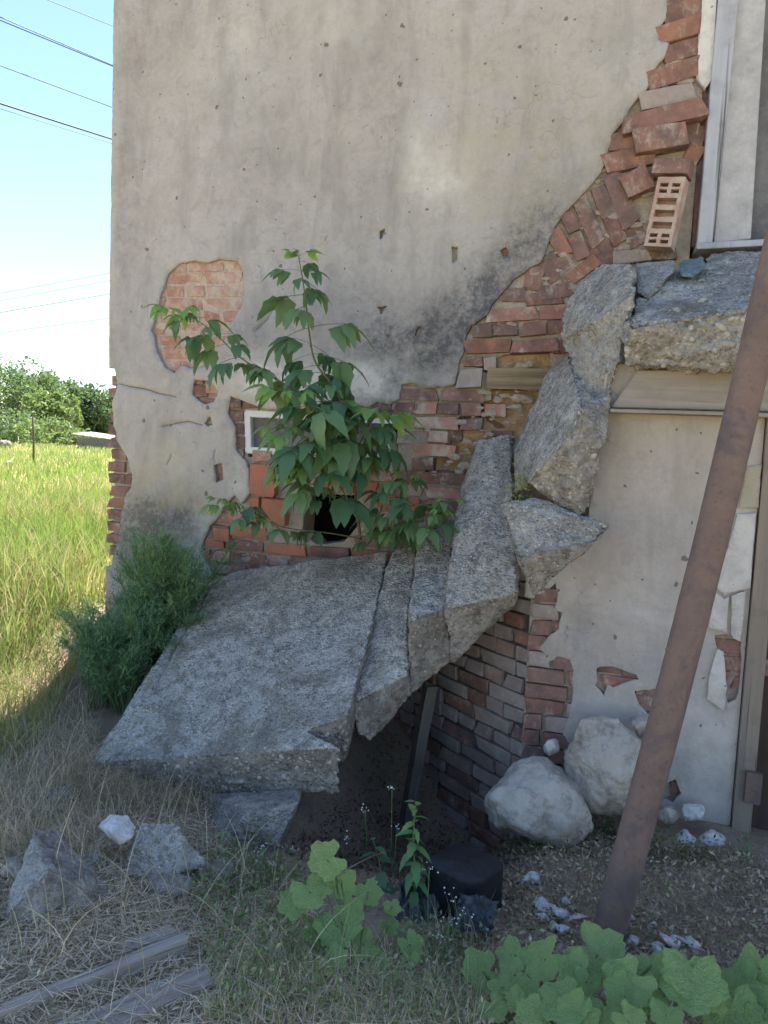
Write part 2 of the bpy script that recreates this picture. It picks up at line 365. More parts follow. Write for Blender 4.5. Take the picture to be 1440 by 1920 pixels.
def sheet(name, outers, holes, Yf, thick, step, relief, seed=0, cracks=(), step_fine=.014, amp=.008, zfine=4.4, oamp=.0):
    """flat wall layer in the X-Z plane, front at Y=Yf, outlines roughened, holes left open"""
    outs = [rough_poly(o, step_fine, oamp, seed) for o in outers]
    hs = [rough_poly(h, step_fine, amp, seed + 1 + i) for i, h in enumerate(holes)] + [rough_poly(c, step_fine, .002, seed + 70) for c in cracks]
    pts, edges = [], []
    for poly in outs + hs:
        s = len(pts); pts += poly; edges += [(s + i, s + (i + 1) % len(poly)) for i in range(len(poly))]
    allp = np.array([p for o in outs for p in o]); lo = allp.min(0); hi = allp.max(0)
    gxs = np.arange(lo[0] + step / 2, hi[0], step); gzs = list(np.arange(lo[1] + step / 2, min(hi[1], zfine), step)) + list(np.arange(zfine, hi[1], .25))
    G = np.array([(x, z) for z in gzs for x in (gxs if z < zfine else gxs[::8])]) if len(gzs) else np.zeros((0, 2))
    if len(G):
        rs = np.random.RandomState(seed); G = G + rs.uniform(-.25, .25, G.shape) * step
        k = np.zeros(len(G), bool)
        for o in outs: k |= inside(G, o)
        for h in hs: k &= ~inside(G, h)
        G = G[k]
    vin = [Vector(p) for p in pts] + [Vector(p) for p in G]
    vo, _, fo, _, _, _ = delaunay_2d_cdt(vin, edges, [], 0, 1e-6)
    P = np.array([(v.x, v.y) for v in vo]); T = np.array(fo); c = P[T].mean(1)
    k = np.zeros(len(T), bool)
    for o in outs: k |= inside(c, o)
    for h in hs: k &= ~inside(c, h)
    T = T[k]
    # orient: outward is -Y
    a = P[T]; area = (a[:, 1, 0] - a[:, 0, 0]) * (a[:, 2, 1] - a[:, 0, 1]) - (a[:, 1, 1] - a[:, 0, 1]) * (a[:, 2, 0] - a[:, 0, 0])
    T[area < 0] = T[area < 0][:, ::-1]
    ec = {}
    for t in T:
        for i in range(3):
            e = (int(t[i]), int(t[(i + 1) % 3])); ec[e] = 1
    bd = [e for e in ec if (e[1], e[0]) not in ec]
    bv = {}
    front = []
    bset = {i for e in bd for i in e}
    for i, p in enumerate(P):
        r = relief * (mn.noise(Vector((p[0] * 2.3, p[1] * 2.3, seed))) + .5 * mn.noise(Vector((p[0] * 8, p[1] * 8, seed))))
        front.append((p[0], Yf + r + (.004 if i in bset else 0), p[1]))
    Vv = list(front)
    for i in bset: bv[i] = len(Vv); Vv.append((P[i][0], Yf + thick, P[i][1]))
    faces = [tuple(t) for t in T] + [(e[1], e[0], bv[e[0]], bv[e[1]]) for e in bd]
    me = pyd(name, Vv, faces)
    return me
def wp(pts, Y=0.0):                               # photo positions on the wall plane -> (X, Z)
    return [(at(x, y, Y).x, at(x, y, Y).z) for x, y in pts]

XL, XD = -1.805, 1.545                            # house corner, left side of the doorway
# outline of the fallen plaster
H1 = [(1253, -40), (1250, 33), (1236, 50), (1233, 72), (1254, 80), (1250, 100), (1227, 130), (1208, 173), (1193, 187), (1173, 220), (1147, 253), (1137, 300),
      (1127, 323), (1103, 353), (1060, 397), (1038, 427), (1023, 467), (1014, 492), (1002, 497), (964, 523), (940, 551), (922, 572), (912, 589), (884, 610), (874, 634),
      (870, 655), (860, 683), (853, 718), (832, 726), (794, 728), (775, 720), (752, 722), (748, 748), (730, 758), (708, 752), (690, 764), (640, 758), (600, 772), (560, 764), (500, 768), (455, 752), (432, 742),
      (428, 775), (440, 800), (441, 845), (458, 862), (466, 880), (468, 925), (452, 945), (440, 930), (425, 945), (410, 968), (392, 985), (384, 1010), (376, 1030), (382, 1052), (398, 1075), (420, 1120),
      (900, 1160), (1400, 1000), (1400, 470), (1316, 458), (1325, 300), (1336, 165), (1320, 168), (1306, 150), (1306, 90), (1314, 40), (1318, -40)]
H2 = [(447, 492), (413, 485), (388, 492), (364, 488), (336, 492), (315, 513), (305, 541), (298, 568), (284, 620), (295, 662), (309, 690), (326, 700), (340, 683), (364, 692), (399, 684), (413, 648), (434, 607), (454, 572), (456, 509)]
H3 = [(364, 712), (395, 715), (410, 735), (402, 755), (380, 757), (360, 740)]
H4 = [(150, 690), (214, 690), (219, 722), (209, 755), (214, 800), (219, 830), (238, 858), (247, 890), (246, 915), (234, 932), (228, 960), (224, 995), (212, 1045), (208, 1060), (150, 1060)]
chips = [[(846, 462), (857, 463), (858, 488), (849, 494)], [(712, 432), (722, 428), (718, 446), (713, 449)], [(706, 575), (727, 574), (719, 580), (715, 590), (712, 580)],
         [(938, 470), (948, 463), (955, 478), (944, 485)], [(780, 618), (788, 612), (786, 626), (779, 630)], [(402, 872), (415, 868), (418, 900), (404, 905)], [(383, 795), (393, 780), (398, 796), (388, 800)]]
house = thing('house', 'derelict house with beige-grey plaster fallen off its red brick beside the doorway', 'house')
ZT = 5.2  # unseen wall top; height set by how far the house shadow reaches
outer = [(XL, -0.4), (XD - .02, 0.15), (XD - .02, ZT), (XL, ZT)]
win = [(455, 772), (742, 790), (742, 868), (459, 856)]
hole = [(566, 935), (600, 925), (662, 930), (668, 985), (640, 1018), (590, 1022), (562, 1005)]
cav = [(885, 694), (940, 664), (1030, 655), (1040, 740), (990, 800), (930, 870), (895, 905), (790, 905), (800, 862), (832, 838), (838, 800), (880, 762), (920, 748), (918, 700)]
def slit(l, w=.55, Y=0.0):
    up = [(x, y - w * (.35 + .65 * math.sin(math.pi * i / (len(l) - 1)))) for i, (x, y) in enumerate(l)]; dn = [(x, y + w * (.35 + .65 * math.sin(math.pi * i / (len(l) - 1)))) for i, (x, y) in enumerate(l)]
    return wp(up + dn[::-1], Y)
CRK = [[(222, 719), (250, 726), (272, 729), (300, 738), (332, 744)], [(476, 622), (500, 600), (512, 580), (530, 578)], [(300, 800), (330, 794), (352, 790), (380, 797)], [(404, 840), (400, 862), (405, 868)], [(312, 872), (318, 862), (322, 850)]]
pm = sheet('plaster', [outer], [wp(H1), wp(H2), wp(H3), wp(H4)] + [wp(c) for c in chips], 0.0, .032, .03, .006, 3, [slit(l) for l in CRK], oamp=.004)
# dirt on the plaster: soot near the break, damp at the foot, ochre, lime
def blobs(me, name, lst, Y=0.0, base=0.0):
    co = np.zeros(len(me.vertices) * 3, np.float32); me.vertices.foreach_get('co', co); co = co.reshape(-1, 3)
    val = np.full(len(co), base)
    for (px, py, rx, ry, ang, s) in lst:
        c = at(px, py, Y); k = (c - Vector(CAM)).length / F_PX
        dx = co[:, 0] - c.x; dz = co[:, 2] - c.z; a = math.radians(ang)
        u = (dx * math.cos(a) + dz * math.sin(a)) / (rx * k); v = (-dx * math.sin(a) + dz * math.cos(a)) / (ry * k)
        val += s * np.exp(-(u * u + v * v))
    fattr(me, name, np.clip(val, 0, 1.5))
blobs(pm, 'stain', [(990, 450, 120, 45, 48, 1.0), (900, 560, 110, 60, 35, .95), (800, 650, 120, 70, 8, 1.2), (690, 640, 90, 60, 0, .5), (728, 725, 36, 26, 0, 1.3), (320, 985, 95, 60, 0, 1.6), (250, 1000, 70, 70, 0, 1.2), (440, 880, 28, 90, 90, .6),
                    (720, 200, 50, 260, 0, .3), (330, 60, 140, 80, 0, .25), (260, 300, 40, 260, 0, .25), (560, 420, 120, 100, 0, .2), (1000, 330, 60, 120, 0, .25), (480, 160, 60, 200, 0, .2), (480, 330, 160, 60, 20, .12), (660, 560, 60, 40, 0, .35), (230, 420, 12, 200, 0, .35)])
blobs(pm, 'pale', [(830, 330, 45, 40, 0, .9), (780, 300, 20, 60, 0, .5), (570, 725, 130, 42, 0, 1.5), (680, 715, 50, 30, 0, 1.2), (440, 60, 60, 60, 0, .35), (620, 50, 60, 40, 0, .25), (320, 870, 60, 40, 0, .5), (480, 690, 40, 30, 0, .8), (400, 1020, 40, 50, 0, .7), (450, 900, 25, 60, 0, .6)])
blobs(pm, 'ochre', [(300, 900, 120, 90, 0, .7), (900, 300, 200, 200, 0, .25), (1050, 250, 120, 120, 0, .3)])
plast = put('plaster', pm, M['plaster'], house, smooth=False)
pm.polygons.foreach_set('use_smooth', [len(p.vertices) == 3 for p in pm.polygons])
# strip of plaster left at the doorway reveal
st = sheet('plaster', [wp([(1319, -40), (1346, -40), (1340, 60), (1334, 150), (1322, 166), (1310, 150), (1309, 90), (1315, 40)], 0)], [], -.006, .04, .03, .003, 9)
fattr(st, 'pale', [.9] * len(st.vertices)); put('plaster_strip', st, M['plaster'], house)

# brick core behind the plaster, with its openings
core = sheet('wall_core', [[(XL + .03, -.45), (XD - .03, -.45), (XD - .03, ZT), (XL + .03, ZT)]], [wp(win), wp(hole), wp(cav)], .034, .20, .025, .011, 21, (), .03, .006)
put('wall_core', core, M['mortar'], house)
def boxm(name, lo, hi):
    bm = bmesh.new(); bmesh.ops.create_cube(bm, size=1.0)
    for v in bm.verts: v.co = Vector([lo[i] + (v.co[i] + .5) * (hi[i] - lo[i]) for i in range(3)])
    me = bpy.data.meshes.new(name); bm.to_mesh(me); bm.free(); return me
# rest of the body: side wall, back, above and beside the doorway, roof
put('side_wall', boxm('side_wall', (XL + .035, .045, .1), (XL + .33, 7.0, ZT)), M['plaster'], house)
put('wall_over_door', boxm('wall_over_door', (XD, .02, 4.75), (6.0, .35, ZT)), M['plaster'], house)
put('wall_beside_door', boxm('wall_beside_door', (2.55, .02, .1), (6.0, .35, 4.75)), M['plaster'], house)
put('back_wall', boxm('back_wall', (XL + .035, 6.7, .1), (6.0, 7.0, ZT)), M['plaster'], house)
put('far_side_wall', boxm('far_side_wall', (5.7, .35, .1), (6.0, 6.7, ZT)), M['plaster'], house)
put('dark_backing', boxm('dark_backing', (XL + .33, .55, .1), (5.7, .6, ZT)), M['blackvoid'], house)  # near-black sheet; the unlit room's darkness is put into its colour
def roofm():
    a, b, y0, y1, z = XL - .12, 6.25, -.14, 7.25, ZT  # unseen eave; overhang kept short to place the shadow edge
    v = [(a, y0, z), (b, y0, z), (b, y1, z), (a, y1, z), (a, 3.5, z + 2.2), (b, 3.5, z + 2.2), (a, y0, z - .12), (b, y0, z - .12), (b, y1, z - .12), (a, y1, z - .12)]
    return pyd('roof', v, [(0, 1, 5, 4), (2, 3, 4, 5), (0, 4, 3), (1, 2, 5), (6, 9, 8, 7), (0, 6, 7, 1), (1, 7, 8, 2), (2, 8, 9, 3), (3, 9, 6, 0)])
put('roof', roofm(), M['brick_orange'], house)
# clay fill seen in the breach and rotten beam end
bk = sheet('clay_fill', [wp([(770, 640), (1080, 640), (1080, 930), (770, 930)], .1)], [], .085, .05, .02, .03, 33)
for v in bk.vertices: v.co.y += .02 * mn.noise(v.co * 14) + .035 * mn.noise(v.co * 6 + Vector((7, 0, 0)))
put('clay_fill', bk, M['clay'], house)

# ------------------------------------------------------------------ bricks
RND = random.Random(11)
def brick_mesh(L, D, Hh, seed):
    r = random.Random(seed); bm = bmesh.new(); bmesh.ops.create_cube(bm, size=1.0)
    for v in bm.verts: v.co = Vector((v.co.x * L, v.co.y * D, v.co.z * Hh))
    bmesh.ops.bevel(bm, geom=bm.edges[:] + bm.verts[:], offset=.0035, segments=1, affect='EDGES')
    for v in bm.verts:
        v.co += Vector((r.uniform(-1, 1) * .005, r.uniform(-1, 1) * .003, r.uniform(-1, 1) * .004))
    for _ in range(2):                               # knocked-off corners
        c = Vector((r.choice((-1, 1)) * L / 2, -D / 2, r.choice((-1, 1)) * Hh / 2)); rad = r.uniform(.01, .028)
        for v in bm.verts:
            if (v.co - c).length < rad: v.co = v.co.lerp(Vector((0, 0, 0)), r.uniform(.06, .14))
    me = bpy.data.meshes.new('brick'); bm.to_mesh(me); bm.free(); return me
BL, BD, BH = .25, .12, .066
MESH_S = [brick_mesh(BL, BD, BH, 100 + i) for i in range(6)]
MESH_H = [brick_mesh(.12, BD, BH, 200 + i) for i in range(5)]
_mb = {}
def brick(parent, X, Yf, Z, L, H, ang, mat, depth=1.0, yaw=0.0, tiltx=0.0, name='brick', origin=None, basis=None):
    src = RND.choice(MESH_S if L > .17 else MESH_H); base = BL if L > .17 else .12
    key = (src.name, mat)
    if key not in _mb:
        m2 = src.copy(); m2.materials.clear(); m2.materials.append(M[mat]); _mb[key] = m2
    o = bpy.data.objects.new(name, _mb[key]); COL.objects.link(o); o.parent = parent
    flip = RND.choice((1, -1))
    R = Matrix.Rotation(-ang, 4, 'Y') @ Matrix.Rotation(yaw, 4, 'Z') @ Matrix.Rotation(tiltx, 4, 'X')
    S = Matrix.Diagonal((L / base * flip, depth, H / BH * flip, 1))
    T = Matrix.Translation((X, Yf + BD * depth / 2, Z))
    m = T @ R @ S
    if basis is not None: m = basis @ m
    o.matrix_world = m
    return o
def poly_has(poly, x, z): return bool(inside(np.array([(x, z)]), poly)[0])
def courses(parent, poly, Yf, mat, pitch=.077, x0=0.0, z0=0.0, lens=(.25, .12), jit=.006, seed=1, avoid=(), grow=.05, slope=0.0, basis=None, mats=None, alt=None, xmin=None, xmax=None):
    r = random.Random(seed); P = np.array(poly); xlo, xhi = P[:, 0].min() - .2, P[:, 0].max() + .2; zlo, zhi = P[:, 1].min() - .1, P[:, 1].max() + .1
    n = 0; k0 = int((zlo - z0) / pitch) - 1
    for k in range(k0, int((zhi - z0) / pitch) + 2):
        z = z0 + k * pitch; hd = alt if alt is not None else (k % 2)
        x = x0 + xlo - (.13 if k % 2 else 0) + r.uniform(-.03, .03); i = 0
        while x < xhi:
            L = lens[1] if (hd and r.random() < .75) or r.random() < .12 else lens[0]
            L *= r.uniform(.94, 1.04); xa, xb = x, x + L
            if xmin is not None: xa = max(xa, xmin + r.uniform(-.004, .004))
            if xmax is not None: xb = min(xb, xmax + r.uniform(-.004, .004))
            if xb - xa < .045: x += L + .012; continue
            L0, L = L, xb - xa; cx = (xa + xb) / 2; cz = z + slope * cx
            t = [(cx, cz), (cx - L * .45 , cz), (cx + L * .45, cz), (cx, cz + .03), (cx, cz - .03), (cx - L * .45, cz + .03), (cx + L * .45, cz - .03)]
            if any(poly_has(poly, *q) for q in t) and not any(poly_has(a, *q) for a in avoid for q in t[:3]):
                m = mat if not mats else r.choice(mats)
                brick(parent, cx, Yf + r.uniform(-jit, jit), cz, L, BH * r.uniform(.94, 1.06), slope + r.uniform(-.012, .012), m, 1.0, r.uniform(-.02, .02), basis=basis)
                n += 1
            x += L0 + r.uniform(.009, .016)
    return n
def wb(px, py, Lp, Wp, angdeg, Yf, mat='brick', depth=1.0, yaw=0.0, tiltx=0.0, parent=None):   # one brick read off the photograph
    p = at(px, py, Yf); k = (p - Vector(CAM)).length / F_PX * .985
    Yf -= .006
    brick(parent or house, p.x, Yf, p.z, Lp * k, Wp * k, math.radians(-angdeg + 2.6), mat, depth, yaw, tiltx)
# leaning arch bricks beside the doorway
for b in [(1166, 373, 98, 31, 68, .012, 'brick_dirty'), (1131, 375, 56, 27, 67, .014, 'brick_dirty'), (1153, 428, 55, 27, 68, .018, 'brick_dirty'), (1104, 415, 90, 27, 66, .012, 'brick_dirty'), (1069, 413, 40, 24, 66, .016, 'brick'),
          (1085, 462, 50, 28, 66, .018, 'brick_dirty'), (1048, 456, 50, 28, 64, .016, 'brick'), (1034, 503, 52, 30, 66, .02, 'brick_dirty'), (1062, 500, 45, 30, 70, .018, 'brick_dirty'), (1093, 506, 60, 24, -36, .012, 'brick'),
          (1193, 341, 46, 40, -22, -.03, 'brick'), (1110, 475, 50, 26, 64, .022, 'brick_dirty'), (1135, 470, 46, 26, 66, .024, 'brick_dirty'), (1185, 430, 60, 34, 66, .03, 'brick_dirty'), (1040, 545, 60, 26, -4, .018, 'brick_dirty'),
          (1282, 20, 62, 36, -10, .01, 'brick'), (1272, 56, 76, 30, -9, .008, 'brick'), (1279, 94, 58, 29, -11, .012, 'brick'), (1262, 139, 86, 30, -12, .005, 'brick'), (1251, 180, 84, 30, -6, -.01, 'brick_grey'), (1245, 215, 128, 31, -8, -.045, 'brick_dirty'),
          (1168, 263, 50, 30, -5, .006, 'brick_dirty'), (1238, 256, 84, 40, -4, -.055, 'brick_dirty'), (1178, 297, 84, 33, -8, .0, 'brick'), (1203, 232, 44, 24, -10, .02, 'brick'), (1302, 250, 34, 40, -70, .03, 'brick'), (1299, 292, 36, 26, -60, .02, 'brick'),
          (1305, 200, 40, 34, -20, .05, 'brick_dirty'), (1185, 480, 62, 22, -3, -.01, 'brick_grey'), (1130, 486, 52, 20, -6, .012, 'brick_dirty'), (1235, 476, 60, 20, 0, .0, 'brick_dirty'), (1260, -10, 60, 30, -8, .012, 'brick'), (1296, -42, 70, 36, -8, .012, 'brick'),
          (960, 589, 94, 24, -2, .012, 'brick'), (1036, 586, 52, 25, -3, .012, 'brick'), (903, 620, 38, 25, -1, .014, 'brick'), (948, 617, 46, 25, -1, .02, 'brick_dirty'), (999, 615, 46, 27, -1, .006, 'brick'), (1045, 613, 40, 26, -1, .012, 'brick'),
          (914, 650, 88, 25, 0, .004, 'brick'), (1003, 648, 88, 24, -1, .0, 'brick'), (1060, 650, 40, 24, -1, .01, 'brick_dirty'), (879, 708, 46, 37, 2, -.012, 'brick_grey'), (886, 678, 36, 18, 0, .01, 'brick_dirty'), (918, 682, 24, 24, 0, .0, 'brick_grey'),
          (962, 553, 42, 24, 2, .018, 'brick'), (1000, 522, 34, 40, 12, .018, 'brick'), (1020, 560, 70, 24, -2, .02, 'brick_dirty'), (1250, 440, 90, 26, -4, .09, 'brick_dirty'), (1205, 470, 60, 26, 0, .05, 'brick_dirty')]:
    wb(*b)
# half brick lodged on the perforated brick
LOWL = wp([(375, 950), (470, 930), (560, 1005), (560, 1110), (690, 1110), (900, 1130), (900, 905), (790, 905), (560, 880), (470, 880), (440, 940)], 0)
put('mortar_bed', sheet('mortar_bed', [wp([(300, 480), (470, 480), (470, 600), (420, 705), (300, 705), (275, 620)])], [], .0255, .03, .03, .003, 61), M['mortar_pale'], house)
courses(house, wp(H2), .021, 'brick_pale', .0735, .02, .01, seed=4, jit=.003)
courses(house, wp(H3), .022, 'brick', .0735, .02, .01, seed=5)
rc = random.Random(6)
H4p = wp(H4)
for k in range(4, 30):
    z = k * .076; x = XL + rc.uniform(-.012, .022)
    while x < -1.55:
        L = rc.choice((.2, .12, .12)) * rc.uniform(.9, 1.05)
        if poly_has(H4p, x + .03, z) or poly_has(H4p, x + L - .02, z): brick(house, x + L / 2, .012 + rc.uniform(-.01, .008), z, L, BH * rc.uniform(.92, 1.05), rc.uniform(-.02, .02), rc.choice(['brick', 'brick_dirty', 'brick']))
        x += L + .012
MID = wp([(745, 715), (850, 728), (862, 755), (900, 745), (920, 760), (880, 775), (838, 805), (835, 838), (805, 862), (795, 905), (680, 905), (668, 860), (742, 860), (742, 790), (690, 770), (650, 745), (560, 730), (500, 730), (455, 760), (430, 760), (440, 740), (560, 706), (690, 728)], 0)
courses(house, MID, .010, 'brick_dirty', .077, .0, .015, seed=8, jit=.012, mats=['brick_dirty', 'brick', 'brick_dirty', 'brick_pale'], avoid=[wp([(440, 766), (746, 782), (746, 872), (440, 860)])])
BELOW = wp([(376, 1030), (392, 985), (440, 945), (468, 930), (468, 865), (560, 862), (800, 905), (930, 905), (930, 1120), (420, 1120)], 0)
courses(house, BELOW, .012, 'brick', .077, .0, .015, seed=9, jit=.010, mats=['brick', 'brick_pale', 'brick', 'brick_orange'], avoid=[wp([(455, 860), (560, 860), (560, 1010), (480, 1000), (458, 930)]), wp(hole)])
courses(house, wp([(800, 862), (838, 800), (880, 775), (930, 775), (930, 830), (880, 905), (790, 905)]), .075, 'brick_dirty', .077, .0, .03, seed=15, jit=.03, mats=['brick_dirty', 'brick', 'brick_dirty'], avoid=[wp([(848, 835), (895, 820), (890, 880), (835, 890)])])
LFT = wp([(428, 745), (456, 745), (458, 860), (440, 845)], 0)
courses(house, LFT, .02, 'brick_dirty', .077, .0, .015, seed=10, xmax=at(455, 810, 0).x)
for c in chips: courses(house, wp(c), .024, 'brick', .077, .0, .015, seed=14, grow=0)
wb(489, 900, 52, 62, 1, -.022, 'brick_orange'); wb(513, 962, 52, 54, 2, -.018, 'brick_orange'); wb(477, 958, 18, 50, 1, .0, 'brick_orange', .9); wb(415, 1003, 34, 24, 4, -.004, 'brick_orange'); wb(552, 962, 26, 52, 0, .05, 'brick_dirty', .8); wb(540, 905, 44, 56, 0, .05, 'brick_dirty')
def lump_pts(poly, Y0, Y1):
    P = np.array(poly); lo, hi = P.min(0), P.max(0)
    def fn(r):
        while True:
            x, z = r.uniform(lo[0], hi[0]), r.uniform(lo[1], hi[1])
            if poly_has(poly, x, z): return Vector((x, r.uniform(Y0, Y1), z)), Vector((0, -1, 0))
    return fn
def lumps(name, fn, n, seed, rng, mat, parent):
    r = random.Random(seed); V, Fc = [], []
    bm = bmesh.new(); bmesh.ops.create_icosphere(bm, subdivisions=2, radius=1)
    bv = [v.co.copy() for v in bm.verts]; bf = [[v.index for v in f.verts] for f in bm.faces]; bm.free()
    for i in range(n):
        p, _n = fn(r); s_ = rng[0] + (rng[1] - rng[0]) * r.random() ** 2; st0 = len(V); q = Vector((i * 3.1, i * 1.7, 0)); ax = r.uniform(.8, 2.4)
        for v in bv: V.append(p + Vector((v.x * ax, v.y * .35, v.z * .8)) * (s_ * (1 + .55 * mn.noise(v * 1.6 + q) + .25 * mn.noise(v * 4 + q))))
        Fc += [[j + st0 for j in f] for f in bf]
    return put(name, pyd(name, V, Fc), M[mat], parent, kind='stuff')
lumps('mortar_crumbs', lump_pts(wp([(1236, 60), (1310, 60), (1310, 200), (1290, 300), (1200, 460), (1060, 640), (880, 650), (930, 580), (1030, 470), (1110, 350), (1150, 260)]), .016, .030), 170, 3, (.007, .022), 'mortar', house)
lumps('mortar_crumbs', lump_pts(wp([(750, 725), (855, 730), (900, 690), (1000, 670), (1000, 780), (900, 900), (680, 900), (745, 800)]), .010, .028), 130, 4, (.006, .022), 'mortar', house)
lumps('mortar_crumbs', lump_pts(wp([(385, 1010), (460, 940), (560, 1000), (560, 1060), (400, 1075)]), .014, .028), 60, 5, (.006, .02), 'mortar', house)
bmw = boxm('timber_beam', (-.17, -.05, -.055), (.17, .09, .055))
o = put('timber_beam', bmw, M['wood_rot'], house); o.location = at(975, 712, .035)

# ------------------------------------------------------------------ window, doorway
def board(name, poly_px, Y, thick, mat, parent, tw=0.0):
    P = [at(x, y, Y) for x, y in poly_px]; n = len(P)
    bm = bmesh.new(); vs = [bm.verts.new(p) for p in P]; f = bm.faces.new(vs)
    r = bmesh.ops.extrude_face_region(bm, geom=[f])
    for v in [g for g in r['geom'] if isinstance(g, bmesh.types.BMVert)]: v.co.y += thick
    bmesh.ops.recalc_face_normals(bm, faces=bm.faces[:])
    bmesh.ops.bevel(bm, geom=bm.edges[:], offset=min(.004, thick * .2), segments=1, affect='EDGES')
    me = bpy.data.meshes.new(name); bm.to_mesh(me); bm.free()
    return put(name, me, M[mat], parent)
wf = board('window', [(457, 771), (469, 772), (471, 846), (459, 848)], .03, .06, 'white', house)
board('window_frame', [(470, 838), (738, 852), (738, 866), (460, 850)], .028, .06, 'white', wf)
board('window_frame', [(458, 768), (740, 784), (740, 796), (470, 782)], .028, .06, 'white', wf)
board('window_frame', [(726, 796), (738, 797), (738, 852), (726, 851)], .03, .06, 'white', wf)
board('window_frame', [(592, 788), (602, 789), (602, 845), (592, 844)], .034, .05, 'white', wf)
board('pane', [(470, 780), (728, 794), (728, 853), (470, 840)], .07, .004, 'doorgrey', wf)
dr = board('door_frame', [(1352, -60), (1392, -60), (1336, 458), (1306, 462)], -.02, .12, 'paint', house)
board('frame_board', [(1387, -60), (1440, -60), (1408, 448), (1338, 456)], .02, .08, 'paint2', dr)
board('frame_board', [(1328, -60), (1351, -60), (1306, 462), (1296, 464)], .06, .06, 'brick', dr)
board('door', [(1432, -80), (1700, -80), (1700, 470), (1406, 452)], .09, .05, 'doorgrey', house)
board('threshold', [(1306, 455), (1640, 436), (1640, 450), (1306, 467)], -.06, .2, 'paint', house)

# ------------------------------------------------------------------ basement wall under the landing
bw = thing('basement_wall', 'low cream-plastered wall under the landing with a brick pier at its left', 'wall')
YB = -.75
PIER = [(1000, 1120), (1040, 1095), (1046, 1115), (1040, 1140), (1052, 1150), (1046, 1180), (1030, 1195), (1010, 1215), (1030, 1240), (1050, 1232), (1070, 1240), (1076, 1262), (1074, 1300), (1066, 1340), (1056, 1385), (1060, 1430), (1080, 1560), (900, 1560), (900, 1120)]
BH1 = [(1120, 1252), (1150, 1250), (1192, 1268), (1197, 1276), (1150, 1290), (1140, 1282), (1132, 1306), (1116, 1285)]
BH2 = [(1190, 1296), (1240, 1290), (1240, 1330), (1215, 1340), (1200, 1322)]
BH3 = [(1340, 1192), (1362, 1190), (1390, 1205), (1390, 1250), (1380, 1312), (1364, 1318), (1352, 1250)]
BH4 = [(1250, 1470), (1268, 1462), (1276, 1490), (1262, 1505), (1240, 1500)]
XR = 1.765
bo = [(.86, -.5), (XR, -.5), (XR, 1.95), (1.14, 1.95), (1.10, 1.15), (.97, 1.02), (.86, 1.0)]
bp = sheet('plaster', [bo], [wp(PIER, YB), wp(BH1, YB), wp(BH2, YB), wp(BH3, YB), wp(BH4, YB)], YB, .022, .03, .007, 41)
blobs(bp, 'stain', [(1290, 1450, 50, 40, 0, .45), (1150, 1250, 120, 30, 0, .25), (1320, 1560, 60, 40, 0, .7), (1250, 1300, 40, 200, 0, .3), (1330, 1330, 40, 40, 0, .4), (1130, 820, 40, 60, 0, .35), (1320, 1240, 40, 60, 0, .2), (1100, 1150, 20, 60, 0, .5), (1170, 940, 60, 120, 0, .2), (1020, 1250, 60, 60, 0, .4)], YB)
blobs(bp, 'pale', [(1320, 1400, 80, 120, 0, .55), (1380, 1000, 60, 160, 0, .5), (1180, 1330, 80, 60, 0, .3), (1200, 1150, 60, 60, 0, .3)], YB)
blobs(bp, 'ochre', [(1250, 850, 160, 80, 0, .35), (1030, 1200, 60, 60, 0, .3)], YB)
put('plaster', bp, M['plaster_low'], bw)
put('wall_core', boxm('wall_core', (.885, YB + .03, -.5), (XR - .004, YB + .26, .98)), M['mortar'], bw)
put('wall_core', boxm('wall_core', (1.13, YB + .03, .98), (XR - .004, YB + .26, 1.93)), M['mortar'], bw)
courses(bw, wp(PIER, YB), YB + .004, 'brick', .0715, .0, .012, lens=(.2, .1), seed=17, jit=.006, mats=['brick', 'brick_dirty', 'brick', 'brick_grey'], xmin=.888, xmax=1.12)
for h in (BH1, BH2, BH3, BH4): courses(bw, wp(h, YB), YB + .016, 'brick', .0715, .0, .012, lens=(.2, .1), seed=18, jit=.003, mats=['brick'])
for i, pl_ in enumerate([[(1401, 874), (1427, 871), (1421, 952), (1384, 953)], [(1382, 963), (1416, 962), (1405, 1100), (1388, 1104), (1370, 1109), (1357, 1114), (1343, 1101), (1362, 1032)], [(1341, 1110), (1357, 1122), (1366, 1118), (1362, 1184), (1326, 1176)], [(1371, 1116), (1397, 1108), (1393, 1150), (1387, 1202), (1369, 1193)], [(1345, 1215), (1356, 1222), (1362, 1290), (1356, 1330), (1325, 1310), (1330, 1260)]]):
    q = sheet('plaster_plate', [wp(pl_, YB)], [], YB - .016 - .003 * (i % 2), .017, .02, .004, 45 + i, oamp=.003)
    fattr(q, 'pale', [.75 if i else .1] * len(q.vertices)); fattr(q, 'ochre', [0.0 if i else .8] * len(q.vertices)); put('plaster_plate', q, M['plaster_low'], bw)
# splayed side wall under the steps
A = Vector((.90, YB + .02, 0)); B = Vector((.02, .04, 0)); dv = (A - B); Ls = dv.length; dv.normalize(); nv = Vector((dv.y, -dv.x, 0))
bas = Matrix(((dv.x, -nv.x, 0, B.x), (dv.y, -nv.y, 0, B.y), (0, 0, 1, 0), (0, 0, 0, 1)))
sp = [(0, -.5), (Ls - .015, -.5), (Ls - .015, 1.0), (Ls * .55, .95), (0, .7)]
sw = put('side_core', boxm('side_core', (-.02, .02, -.55), (Ls - .03, .2, .98)), M['mortar_dark'], bw); sw.matrix_world = bas
courses(bw, sp, -.002, 'brick_grey', .0725, .0, .004, lens=(.245, .12), seed=19, jit=.004, basis=bas, mats=['brick_grey', 'brick_grey', 'brick_grey', 'brick_grey', 'brick_grey', 'brick_grey', 'brick'], xmin=-.02, xmax=Ls - .012)
